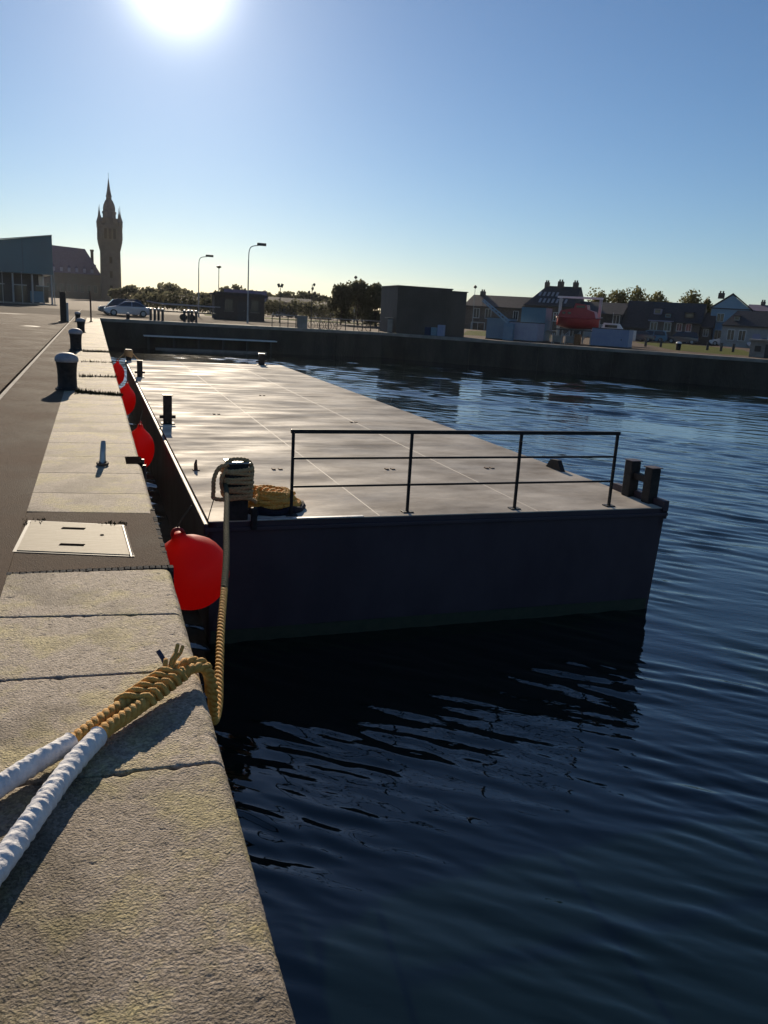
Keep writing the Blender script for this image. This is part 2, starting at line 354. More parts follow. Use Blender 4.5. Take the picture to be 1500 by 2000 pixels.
def laid_rope(mb, pts, rad, pitch=None, step=None, n=3, ph0=0):
    step = step or rad*.33; pitch = pitch or rad*5.2
    P = spline(pts, step); up = None; fr = []; d = 0
    for i, p in enumerate(P):
        t = (P[min(i+1, len(P)-1)]-P[max(i-1, 0)]).normalized()
        if up is None: up = Vector((0, 0, 1)) if abs(t.z) < .9 else Vector((1, 0, 0))
        a = t.cross(up).normalized(); up = a.cross(t).normalized(); 
        if i: d += (P[i]-P[i-1]).length
        fr.append((p, a, up, d))
    for k in range(n):
        q = [p+(a*math.cos(2*math.pi*(d/pitch+k/n)+ph0)+u*math.sin(2*math.pi*(d/pitch+k/n)+ph0))*rad*.5 for p, a, u, d in fr]
        mb.tube(q, rad*.56, 7)
    return mb

# ------------------------------------------------------------------ setting: land, basin, water
BASIN = [(-.551, -60), (-.551, 69.2), (24.3, 69.2), (47, 46.5), (80, 13.5), (80, -60)]
def land():
    bm = bmesh.new(); S = 1500
    o = [bm.verts.new((x, y, 0)) for x, y in ((-S, -S), (S, -S), (S, S), (-S, S))]
    h = [bm.verts.new((x, y, 0)) for x, y in BASIN]
    ed = [bm.edges.new((o[i], o[(i+1) % 4])) for i in range(4)]+[bm.edges.new((h[i], h[(i+1) % len(h)])) for i in range(len(h))]
    bmesh.ops.triangle_fill(bm, edges=ed, use_beauty=True)
    for f in list(bm.faces):
        c = f.calc_center_median()
        if f.normal.z < 0: f.normal_flip()
    me = bpy.data.meshes.new('ground'); bm.to_mesh(me); bm.free(); me.materials.append(M['asphalt'])
    ob = bpy.data.objects.new('ground', me); C.objects.link(ob); tag(ob, kind='structure')
land()
def water():
    rng = np.random.default_rng(11)
    r = [.4]
    while r[-1] < 125: r.append(r[-1]*1.0042 if r[-1] > 2.6 else r[-1]+.25)
    r = np.array(r); th = np.radians(np.linspace(-4, 98, 720)); Rr, Th = np.meshgrid(r, th, indexing='ij')
    X = Rr*np.sin(Th); Y = Rr*np.cos(Th); Z = np.zeros_like(X); sp = Rr*.0042
    calm = np.maximum(np.clip((X-.5)/9, 0, 1)*.5+.5, np.clip((Y-6)/12, 0, 1)); calm = np.where((Y < 9.5) & (X < 7.5), np.minimum(calm, .55+.3*np.clip((9-Y)/6, 0, 1)*np.clip(X/6, 0, 1)), calm)
    def gust(n, lo, hi):
        g = np.zeros_like(X)
        for _ in range(n):
            a = rng.random()*6.28; L = rng.uniform(lo, hi); g += np.sin(2*np.pi/L*(X*np.cos(a)+Y*np.sin(a))+rng.random()*6.28)
        return g/np.sqrt(n/2)
    g1 = 1+.28*gust(7, 5, 16); g2 = np.clip(1+.38*gust(9, 1.2, 4.5), .15, 2)
    N = 64
    for k in range(N):
        short = k % 3 < 2; u = (k+rng.random())/N
        lam = .16*(.55/.16)**u if short else .5*(1.9/.5)**u
        a = np.radians(47)+rng.normal()*np.radians(11 if short else 24); kk = 2*np.pi/lam
        slope = (.122 if short else .058*(1+1.1*np.clip((Rr-14)/30, 0, 1)))*np.sqrt(2/N); fade = np.clip((lam/sp-2.2)/2.5, 0, 1)
        ph = kk*(X*np.cos(a)+Y*np.sin(a))+rng.random()*6.28
        ph = ph+.5*np.sin(ph*.13+rng.random()*6)
        Z += slope/kk*fade*(np.sin(ph)+.22*np.cos(2*ph))*(g2 if lam < .7 else g1)
    Z = Z*calm*np.clip(g1, .3, 1.7)-2.2
    V = np.stack([X, Y, Z], -1).reshape(-1, 3); n, m = X.shape; idx = np.arange(n*m).reshape(n, m)
    F = np.stack([idx[:-1, :-1], idx[1:, :-1], idx[1:, 1:], idx[:-1, 1:]], -1).reshape(-1, 4)[:, ::-1]
    me = bpy.data.meshes.new('water'); me.vertices.add(len(V)); me.vertices.foreach_set('co', V.ravel().astype(np.float32))
    me.loops.add(F.size); me.loops.foreach_set('vertex_index', np.ascontiguousarray(F).ravel().astype(np.int32)); me.polygons.add(len(F))
    me.polygons.foreach_set('loop_start', np.arange(0, F.size, 4, dtype=np.int32)); me.polygons.foreach_set('loop_total', np.full(len(F), 4, dtype=np.int32))
    me.polygons.foreach_set('use_smooth', np.ones(len(F), dtype=bool)); me.update(calc_edges=True)
    if me.polygons[5000].normal.z < 0: me.flip_normals()
    me.materials.append(M['water']); o = bpy.data.objects.new('water', me); C.objects.link(o); tag(o, kind='structure')
water()
tag(MB().add([(-1, -60, -2.5), (85, -60, -2.5), (85, 75, -2.5), (-1, 75, -2.5)], [(0, 1, 2, 3)]).build('basin_bed', 'water'), kind='structure')
def sheet(name, pts, z, m):
    return tag(MB().add([(x, y, z) for x, y in pts], [tuple(range(len(pts)))]).build(name, m), kind='structure')
sheet('lawn', [(48.2, 59.4), (49.3, 54.6), (53, 54.3), (56.5, 58.6), (69, 73.3), (73.7, 84.7), (72.2, 90.8), (64.3, 86.9)], .006, 'grass')
sheet('lawn', [(36, 77.5), (44, 75), (58, 95), (53, 106), (49.5, 105)], .006, 'grass')
sheet('lawn', [(14, 112), (40, 108), (44, 125), (16, 130)], .006, 'grass')
sheet('parking_lot', [(-40, 74), (22, 74), (22, 104), (-40, 104)], .004, 'dirt')

# ------------------------------------------------------------------ quay edge in granite blocks
def coping():
    rng = np.random.default_rng(3)
    mb_v = []; mb_f = []; base = 0; tone = []
    X0, X1, RAD = -.55, .43, .055
    arc = [(X1-RAD+RAD*math.sin(a), -RAD+RAD*math.cos(a)) for a in np.linspace(0, math.pi/2, 7)]
    def prof(dx):
        n = max(2, int((X1-RAD-X0)/dx)); xs = list(np.linspace(X0, X1-RAD, n))
        p = [(X0, -.3)]+[(x, 0) for x in xs[:-1]]+arc
        zz = np.linspace(-RAD, -.55, max(3, int(.5/dx/2)))[1:]
        return np.array(p+[(X1, z) for z in zz])
    W = rng.normal(size=(700, 1400))
    def blur(a, k):
        for ax in (0, 1):
            a = sum(np.roll(a, i, ax) for i in range(-k, k+1))/(2*k+1)
        return a
    N1 = blur(W, 1); N1 /= N1.std(); N0 = W*.5+N1*.5; N2 = blur(rng.normal(size=W.shape), 2); N2 /= N2.std(); N3 = blur(blur(rng.normal(size=W.shape), 20), 20); N3 /= N3.std()
    def block(y0, y1, s0, s1, fine, x1=None, dz=0):
        nonlocal base
        dx = .0055 if fine else .09
        p = prof(dx)
        if x1 is not None: p = np.array([(X0, -.3), (X0, 0), (-.2, 0), (x1-.01, 0), (x1, -.01), (x1, -.5)])
        g = .005 if fine else .0015
        ny = max(2, int((y1-y0)/(.0055 if fine else .45)))
        ts = np.concatenate(([0, .0001, .004/(y1-y0)], np.linspace(.012/(y1-y0), 1-.012/(y1-y0), ny), [1-.004/(y1-y0), .9999, 1]))
        nx = len(p)
        fx = (p[:, 0]-X0)/(X1-X0)
        V = np.zeros((len(ts), nx, 3))
        for j, t in enumerate(ts):
            ya = y0+g+s0*(1-fx); yb = y1-g+s1*(1-fx)
            V[j, :, 0] = p[:, 0]; V[j, :, 1] = ya+(yb-ya)*t; V[j, :, 2] = p[:, 1]+dz
            if j in (0, len(ts)-1): V[j, :, 2] = np.minimum(V[j, :, 2], -.2)
            elif j in (1, len(ts)-2): V[j, 1:, 2] -= .006 if fine else .0015
            elif j in (2, len(ts)-3): V[j, 1:, 2] -= .002 if fine else .0004
        if fine:
            ii = (np.arange(len(ts)) % 1300); jj = np.arange(nx) % 690
            off = int(rng.integers(0, 90))
            q1 = N1[np.ix_(jj, ii+off)].T; q2 = N2[np.ix_(jj, ii+off)].T; q0 = N0[np.ix_(jj, ii+off)].T; d = -np.clip(q1-.6, 0, 3)*.0014+q0*.00055-np.clip(q2-1.1, 0, 3)*.0018+N3[np.ix_(jj, ii+off)].T*.0005
            top = (V[:, :, 2] > -.19)
            ang = np.zeros(nx); 
            for q in range(nx):
                if p[q, 0] > X1-RAD and p[q, 1] <= 0: ang[q] = min(math.pi/2, max(0, math.acos(max(-1, min(1, (p[q, 1]+RAD)/RAD)))) if p[q, 1] > -RAD else math.pi/2)
            V[:, 1:, 2] += (d*top*np.cos(ang))[:, 1:]; V[:, 1:, 0] += (d*top*np.sin(ang))[:, 1:]
        if fine:      # chipped arrises: along both joints and the rounded nose
            for _ in range(16):
                end = rng.integers(0, 3); cx = rng.uniform(X0+.03, X1-.03) if end < 2 else X1-.012; cy = (y0+s0*(1-(cx-X0)/(X1-X0)), y1+s1*(1-(cx-X0)/(X1-X0)))[end] if end < 2 else rng.uniform(y0, y1)
                rr = rng.uniform(.008, .026); dep = rr*rng.uniform(.25, .5)
                w8 = np.exp(-(((V[:, :, 0]-cx)/rr)**2+((V[:, :, 1]-cy)/rr)**2)**1.5); V[:, :, 2] -= dep*w8*(V[:, :, 2] > -.08)
        mb_v.append(V.reshape(-1, 3)); tone.append(np.full(V.shape[0]*V.shape[1], rng.uniform(.80, 1.10)))
        ny2 = len(ts); idx = np.arange(ny2*nx).reshape(ny2, nx)+base
        f = np.stack([idx[:-1, :-1], idx[:-1, 1:], idx[1:, 1:], idx[1:, :-1]], -1).reshape(-1, 4)
        mb_f.append(f); base += ny2*nx
    ys = [.35, 2.76, 3.585, 4.32, 5.14]; sk = [0, .035, .08, .13, .06]
    for i in range(4): block(ys[i], ys[i+1], sk[i], sk[i+1], True)
    y = 6.6; s = .17; first = True
    while y < 69:
        L = [.71, .84, .86, .9, .86, .88][int((y*7) % 6)] if not first else .7
        y1 = y+L; s1 = max(0, s-.03)
        if y < 8.75 < y1+.01 or (8.6 < y < 8.7): pass
        block(y, y1, s, s1, False, dz=-.0005+.001*random.random())
        y = y1+(.035 if abs(y1-15.4) < .45 or abs(y1-18.5) < .45 or abs(y1-27) < .4 else .004); s = s1; first = False
    V = np.concatenate(mb_v); F = np.concatenate(mb_f)
    me = bpy.data.meshes.new('quay_coping'); me.vertices.add(len(V)); me.vertices.foreach_set('co', V.ravel())
    me.loops.add(F.size); me.loops.foreach_set('vertex_index', F.ravel().astype(np.int32)); me.polygons.add(len(F))
    me.polygons.foreach_set('loop_start', np.arange(0, F.size, 4, dtype=np.int32)); me.polygons.foreach_set('loop_total', np.full(len(F), 4, dtype=np.int32))
    me.update(calc_edges=True); me.validate(); me.materials.append(M['granite']); at = me.attributes.new('tone', 'FLOAT', 'POINT'); at.data.foreach_set('value', np.concatenate(tone).astype(np.float32))
    me.polygons.foreach_set('use_smooth', [True]*len(me.polygons)); me.set_sharp_from_angle(angle=R(50))
    o = bpy.data.objects.new('quay_coping', me); C.objects.link(o); tag(o, kind='structure')
coping()
# asphalt patch between the granite runs, with the tar seam in front of it
mb = MB(); mb.box(-.55, .425, 5.225, 6.74, -.5, -.003); tag(mb.build('asphalt_strip', 'asphalt'), kind='structure')
mb = MB()
for i in range(26):
    x = -.56+i*.039; mb.bbox(x, x+.034, 5.16+.006*random.random(), 5.226, -.3, -.004+.006*random.random(), .006)
for i in range(30):
    yy = 5.25+i*.05; mb.bbox(.40, .43+.004*random.random(), yy, yy+.045, -.3, -.006+.008*random.random(), .006)
tag(mb.build('kerb_stones', 'tar'), kind='structure')
# joint bed under the coping so that the gaps read as dark soil
tag(MB().box(-.54, .40, .2, 69, -.6, -.035).build('joint_bed', 'tar'), kind='structure')
mb = MB(); mb.box(.25, .424, -60, 69.2, -5, -.5)
tag(mb.build('quay_wall', 'wall_dark'), 'dark stone wall under the granite edge beside the barge', 'quay wall')
# far walls
def farwall():
    e = empty('quay_wall', (24.3, 69.2, 0), 0, 'dark dock wall across the basin with a pale coping on top', 'quay wall')
    mb = MB(); mb2 = MB()
    pts = [(.0, 69.2), (24.3, 69.2), (47, 46.5), (80, 13.5)]
    for (xa, ya), (xb, yb) in zip(pts[:-1], pts[1:]):
        d = Vector((xb-xa, yb-ya, 0)); L = d.length; a = math.atan2(d.y, d.x); T = RZ(a, (xa-24.3, ya-69.2, 0))
        mb.box(0, L, -.05, .3, -5, -.22, T); mb2.box(0, L, -.12, .7, -.219, .03, T)
        for k in range(int(L/6)):
            mb.box(2+k*6, 2.35+k*6, -.12, -.049, -4, -.25, T)
    mb.build('wall', 'wall_dark', e); mb2.build('coping', 'concrete', e)
farwall()
# landing ledge and float at the foot of the far wall
e = empty('landing_stage', (8, 68.7, -1.2), 0, 'low landing stage with edge whitened as if sunlit against the far dock wall', 'landing stage')
mb = MB(); mb.box(-4.3, 6.5, -.7, .36, .0, .09); mb.build('walkway', 'white_paint', e)  # white colour stands in for sunlight on the ledge top
mb = MB(); mb.box(-3.4, 5.6, -.9, -.1, -1.1, -.86); mb.build('float', 'concrete', e)
for k in range(6): MB().box(-4+k*2, -3.85+k*2, -.3, -.15, -2, -.001).build('stilt', 'dark_metal', e)
# crane rail in the quay
mb = MB(); mb.box(-1.52, -1.455, 2, 110, -.05, .008)
tag(mb.build('crane_rail', 'concrete'), 'pale steel rail let into the brown quay paving', 'rail')
sheet('rail_groove', [(-1.575, 2), (-1.521, 2), (-1.521, 110), (-1.575, 110)], .003, 'slot')

# damp hollows in the paving that hold a film of rain
M['wet'] = mat('wet', (.035, .029, .024), .62, col2=(.05, .042, .035), scale=2, bump=.002, bscale=7, rvar=.1, spec=.25)
rngp = random.Random(4)
for px, py, rx, ry in ((-3.1, 46.2, .4, .8), (-6.2, 70, 1.0, .9)):
    P = [(px+rx*math.cos(a)*(1+.28*math.sin(3*a+px)+.12*math.sin(7*a+py)), py+ry*math.sin(a)*(1+.25*math.sin(2*a+py)+.1*math.sin(5*a))) for a in np.linspace(0, 6.283, 40)[:-1]]
    sheet('puddle', P, .002, 'wet')
# access cover
def cover():
    c = [(-.54, 5.67), (.19, 5.45), (.155, 6.24), (-.5, 6.46)]
    e = empty('access_cover', (-.17, 5.95, 0), 0, 'pale metal access cover with two slots in the asphalt strip', 'cover')
    L = [(x+.17, y-5.95) for x, y in c]
    def quad(sc, z0, z1, m, name, ds=0):
        mb = MB(); p = [(x*sc[0]+ds, y*sc[1]) for x, y in L]
        mb.add([(x, y, z) for z in (z0, z1) for x, y in p], [(3, 2, 1, 0), (4, 5, 6, 7), (0, 1, 5, 4), (1, 2, 6, 5), (2, 3, 7, 6), (3, 0, 4, 7)])
        return mb.build(name, m, e)
    quad((1.06, 1.04), -.02, .002, 'dark_metal', 'frame'); quad((.99, .98), -.01, .007, 'plate', 'plate')
    for yy in (-.2, .23):
        mb = MB(); T = RZ(R(-15), (-.02, yy, 0)); mb.bbox(-.085, .085, -.026, .026, .0, .0095, .004, T); mb.build('lifting_slot', 'slot', e)
    mb = MB(); mb.lathe([(.012, 0), (.014, .011)], (.18, .02, 0), 10); mb.build('key_hole', 'slot', e)
    for q in (.375, .395):
        mb = MB(); mb.tube([(q-.02, -.5, .006), (q-.05, .27, .006)], .004, 6); mb.build('hinge_bar', 'rust', e)
cover()
# weeds and debris in the joints
def weeds():
    mb = MB()
    spots = [(-.5+random.uniform(-.06, .1), 6.42+random.uniform(-.1, .1)) for _ in range(26)]+[(.1+random.uniform(-.12, .1), 6.3+random.gauss(0, .03)) for _ in range(40)]
    for yy, n in ((15.42, 900), (18.5, 260), (27.0, 1100), (22.7, 120)):
        for _ in range(n):
            t = random.random(); spots.append((-.36+.8*t, yy+.12-.45*t*(yy < 16)+random.gauss(0, .045+.08*(1-t)**3)))
    for x, y in spots:
        h = random.uniform(.008, .022)*(1 if y < 8 else random.choice((1.5, 2, 4))); a = random.random()*6.28; w = random.uniform(.006, .014); b = random.uniform(-.02, .02)
        dx, dy = math.cos(a)*w, math.sin(a)*w
        mb.add([(x-dx, y-dy, -.002), (x+dx, y+dy, -.002), (x+b, y+b*.6, h)], [(0, 1, 2)])
    tag(mb.build('joint_weeds', M['weed'], fixn=False), kind='stuff')
weeds()

# ------------------------------------------------------------------ quay bollards
def bollard():
    e = empty('quay_bollard', (0, 0, 0))
    MB().lathe([(.215, 0), (.215, .02), (.18, .04), (.168, .07), (.166, .25), (.172, .38), (.184, .46), (.188, .5)], n=28).build('post', 'black_iron', e, True)
    MB().lathe([(.19, .5001), (.205, .512), (.208, .55), (.198, .59), (.17, .625), (.12, .655), (.06, .67), (.01, .673)], n=28).build('cap', 'grey_cap', e, True, 60)
    for k in range(6):
        a = k*math.pi/3; MB().lathe([(.016, .0205), (.016, .035)], (.195*math.cos(a), .195*math.sin(a), 0), 6).build('bolt', 'rust', e)
    return e
b0 = bollard(); G = 'mooring bollards along the quay edge'
for i, (x, y, s, lab) in enumerate([(-.5, 15.95, 1, 'nearest black mooring bollard with pale domed cap on the granite edge'),
                                    (-.57, 27.5, 1.02, 'black mooring bollard with grey cap, second one along the quay'),
                                    (-.6, 41, 1, 'small pale capped bollard peeping over the second mooring bollard'),
                                    (-1.03, 58.2, .95, 'farthest small bollard beside the tall black quay post')]):
    o = b0 if i == 0 else copy_tree(b0); o.location = (x, y, 0); o.scale = (s, s, s); tag(o, lab, 'bollard', G)
# tall posts at the end of the quay
e = empty('quay_post', (-1.82, 55.6, 0), 0, 'tall thick black post standing on the quay beside the rail', 'post')
MB().bbox(-.19, .17, -.19, .19, 0, 1.86, .03).build('column', 'black_iron', e); MB().bbox(.172, .30, -.1, .12, 0, 1.2, .01).build('side_panel', 'galv', e); MB().bbox(-.3, .34, -.28, .28, 0, .06, .02).build('base', 'black_iron', e)
e = empty('marker_post', (-.21, 58.4, 0), 0, 'thin dark upright post at the far end of the granite edge', 'post')
MB().tube([(0, 0, 0), (0, 0, 1.95)], .055, 10).build('pole', 'rust', e); MB().lathe([(.12, 0), (.12, .03), (.06, .06)], n=12).build('foot', 'rust', e); MB().sphere((0, 0, 1.96), .06, 10, 6).build('knob', 'rust', e)
# mooring pin and ladder recess on the coping
e = empty('mooring_pin', (.04, 8.72, 0), 0, 'short leaning steel pin set in the granite near the ladder recess', 'mooring pin')
MB().tube([(0, -.02, 0), (.004, 0, .1), (.012, .03, .2), (.014, .045, .235)], [.034, .03, .027, .022], 12).build('shank', 'steel', e, True)
mb = MB(); P = [(.0+.05*math.cos(t), -.06-.09*math.sin(t), .022) for t in np.linspace(0, 6.2, 22)]; mb.tube(P, .014, 8, False); mb.build('ring', 'rust', e, True)
MB().lathe([(.06, 0), (.06, .008), (.035, .014)], (0, -.02, 0), 14).build('flange', 'rust', e)
e = empty('ladder', (.43, 8.92, 0), 0, 'ladder in the granite edge, its recess darkness drawn as a black plate, above a red fender', 'ladder')
MB().bbox(-.155, .015, -.2, .2, -.05, .006, .005).build('recess_plate', 'slot', e)  # flush black plate stands in for the darkness of an open recess
for s in (-1, 1): MB().tube([(.03, .17*s, -.02), (.03, .17*s, -2.6)], .02, 8).build('stile', 'dark_metal', e)
for k in range(8): MB().tube([(.03, -.17, -.3-k*.28), (.03, .17, -.3-k*.28)], .013, 6).build('rung', 'dark_metal', e)

def wb(mb, name, mats, parent, *a, **k):      # vertices given in world metres, parent unrotated
    off = Vector(); p = parent
    while p: off += p.location; p = p.parent
    mb.v = [(v[0]-off.x, v[1]-off.y, v[2]-off.z) for v in mb.v]
    return mb.build(name, mats, parent, *a, **k)
# ------------------------------------------------------------------ barge
BX0, BX1, BY0, BY1, DZ = 1.16, 7.44, 8.87, 33.95, -.7
def barge():
    e = empty('barge', (4.3, 21.4, -2.2), 0, 'long flat steel work barge with dark hull and grey deck moored at the quay', 'barge')
    mb = MB()     # hull: plated sides with a soft corner and a fat fender strip under the deck
    prof = [(BX0+.02, -3.4), (BX1-.10, -3.4), (BX1, DZ-.004), (BX0, DZ-.004)]
    nx, nz = 34, 8
    def face(p0, p1, p2, p3, n, m, wob):
        vs = []
        for j in range(m+1):
            for i in range(n+1):
                a = Vector(p0).lerp(Vector(p1), i/n); b = Vector(p3).lerp(Vector(p2), i/n); q = a.lerp(b, j/m)
                if 0 < j < m and 0 < i < n: q += .6* Vector(wob)*math.sin(i*math.pi*10/n)**2*(.55+.45*math.sin(j*2.1+i*.3))
                vs.append(q)
        mb.add(vs, [(j*(n+1)+i, j*(n+1)+i+1, (j+1)*(n+1)+i+1, (j+1)*(n+1)+i) for j in range(m) for i in range(n)])
    a = [(BX0+.02, BY0+.03, -3.4), (BX1-.1, BY0+.03, -3.4), (BX1, BY0, DZ-.006), (BX0, BY0, DZ-.006)]
    b = [(BX0+.02, BY1, -3.4), (BX1-.1, BY1, -3.4), (BX1, BY1, DZ-.006), (BX0, BY1, DZ-.006)]
    face(a[0], a[1], a[2], a[3], 60, 8, (0, .012, 0)); face(b[0], a[0], a[3], b[3], 80, 6, (.012, 0, 0)); face(a[1], b[1], b[2], a[2], 80, 6, (-.012, 0, 0)); face(b[1], b[0], b[3], b[2], 20, 4, (0, 0, 0))
    mb.add(a+b, [(3, 2, 6, 7), (0, 4, 5, 1)])
    hull = wb(mb, 'hull', 'hull', e, True, 30)
    mb = MB(); mb.box(BX0+.03, BX1-.10, BY0+.006, BY0+.05, -2.6, -2.04); wb(mb, 'waterline_band', 'hull_slime', hull)
    mb = MB()
    for z in (DZ-.10,):
        mb.bbox(BX0-.05, BX1+.03, BY0-.035, BY0-.002, z-.02, z+.03, .01); mb.bbox(BX0-.055, BX0-.004, BY0, BY1, z-.07, z+.07, .02); mb.bbox(BX1+.002, BX1+.05, BY0, BY1, z-.07, z+.07, .02)
    wb(mb, 'rubbing_strake', 'hull', hull)
    # deck sheet with plate seams
    mb = MB(); mb.box(BX0, BX1, BY0, BY1, DZ-.012, DZ)
    deck = wb(mb, 'deck', 'deck', e)
    mb = MB()
    for x in (3.22, 5.42): mb.prism([(x-.012, DZ-.001), (x-.004, DZ+.0025), (x+.004, DZ+.0025), (x+.012, DZ-.001)], BY0+.02, BY1-.02)
    for y in (13.9, 19.9, 25.9): mb.prism([(y-.012, DZ-.001), (y, DZ+.002), (y+.012, DZ-.001)], BX0+.05, BX1-.05, axis='x')
    wb(mb, 'weld_seam', 'weld', deck)
    mb = MB(); mb.bbox(1.64, 3.0, BY0-.03, BY0+.03, DZ-.004, DZ+.016, .005); wb(mb, 'edge_strip', 'steel', deck)
    for x, y in ((2.55, 11.78), (4.35, 11.7), (6.11, 11.7), (5.38, 16.96), (2.5, 18), (4.3, 22)):
        mb = MB(); mb.bbox(x-.07, x-.02, y-.05, y+.05, DZ+.001, DZ+.02, .006); mb.bbox(x+.03, x+.09, y-.04, y+.06, DZ+.001, DZ+.016, .006); wb(mb, 'lashing_eye', 'rust', deck)
    # square bitts
    def post(x, y, w, h, cross=True):
        mb = MB(); mb.bbox(x-w/2, x+w/2, y-w/2, y+w/2, DZ, DZ+h, .018); p = wb(mb, 'bitt', 'black_iron', e)
        mb = MB(); mb.bbox(x-w/2-.02, x+w/2+.02, y-w/2-.02, y+w/2+.02, DZ+h+.001, DZ+h+.018, .006); wb(mb, 'cap', 'steel' if w > .2 else 'black_iron', p)
        if cross:
            mb = MB(); mb.tube([(x-w*.95, y, DZ+.14), (x+w*.95, y, DZ+.14)], .035, 10); wb(mb, 'cross_bar', 'black_iron', p, True)
            mb = MB(); mb.bbox(x-w*.8, x+w*.8, y-w*.8, y+w*.8, DZ+.001, DZ+.02, .005); wb(mb, 'foot_plate', 'black_iron', p)
        return p
    post(1.485, 8.98, .235, .66, False); post(1.33, 16.5, .165, .56); post(1.31, 26.7, .165, .5); post(1.24, 33.7, .2, .42, False); post(6.56, 33.8, .24, .46)
    # bracket beside the front bitt
    mb = MB(); mb.bbox(1.63, 1.70, BY0-.06, BY0-.004, DZ-.1, DZ+.16, .01); wb(mb, 'bow_bracket', 'black_iron', e)
    # H bitts with low bulwark at the right corner
    p = MB(); p.bbox(7.30, 7.45, 9.08, 9.25, DZ, DZ+.50, .015); h = wb(p, 'double_bitt', 'black_iron', e)
    p = MB(); p.bbox(7.28, 7.44, 9.52, 9.69, DZ, DZ+.52, .015); wb(p, 'bitt', 'black_iron', h)
    p = MB(); p.bbox(7.33, 7.41, 9.24, 9.53, DZ+.27, DZ+.37, .01); wb(p, 'cross_bar', 'black_iron', h)
    for (x, y, z) in ((7.375, 9.165, .505), (7.36, 9.605, .525)):
        p = MB(); p.bbox(x-.095, x+.095, y-.1, y+.1, DZ+z, DZ+z+.012, .004); wb(p, 'cap', 'hull', h)
    p = MB(); p.bbox(7.38, 7.47, 8.84, 10.05, DZ-.05, DZ+.10, .012); wb(p, 'bulwark', 'hull', e)
    p = MB(); p.prism([(11.35, DZ), (11.85, DZ), (11.72, DZ+.15), (11.5, DZ+.17)], 7.28, 7.36, axis='x'); wb(p, 'fairlead', 'black_iron', e)
    p = MB(); p.tube([(1.35, 11.8, DZ), (1.345, 11.8, DZ+.09), (1.36, 11.84, DZ+.145)], [.03, .024, .012], 8); p.bbox(1.3, 1.4, 11.74, 11.86, DZ, DZ+.014, .004); wb(p, 'deck_pin', 'rust', e, True)
    # guard rail
    xs = [2.146, 3.632, 5.149, 6.618]; y = 9.04; z1 = DZ+1.01
    p = MB(); p.bbox(xs[0]-.03, xs[-1]+.03, y-.024, y+.024, z1-.024, z1+.024, .008); r = wb(p, 'guard_rail', 'rail_paint', e)
    for x in xs:
        p = MB(); p.bbox(x-.017, x+.017, y-.017, y+.017, DZ, z1-.025, .004); q = wb(p, 'post', 'rail_paint', r)
        p = MB(); p.bbox(x-.07, x+.07, y-.06, y+.06, DZ+.001, DZ+.014, .004); wb(p, 'foot', 'rail_paint', r)
    for z in (.35, .69):
        for xa, xb in zip(xs[:-1], xs[1:]):
            p = MB(); p.bbox(xa+.018, xb-.018, y-.012, y+.012, DZ+z-.013, DZ+z+.013, .004); wb(p, 'rail', 'rail_paint', r)
    # mooring lashings at the far left corner
    mb = MB()
    for k in range(7):
        P = [(1.24+(.13+.02*random.random())*math.cos(t), 33.7+.14*math.sin(t), DZ+.17+.035*k+.02*math.sin(t*2)) for t in np.linspace(0, 6.283, 18)]; mb.tube(P, .022, 6, False)
    for sgn in (-1, 1): mb.tube(spline([(1.24+.14*sgn, 33.7, DZ+.3), (1.24+.3*sgn, 33.66, DZ+.12), (1.24+.42*sgn, 33.6, DZ+.02)], .05), .022, 6)
    o = MB(); o.v = mb.v; o.f = mb.f; o.mi = mb.mi
    t = empty('mooring_rope', (1.24, 33.7, DZ), 0, 'brown rope lashed round the post at the far end of the barge', 'rope')
    wb(o, 'rope_turns', 'rope_old', t, True)
barge()

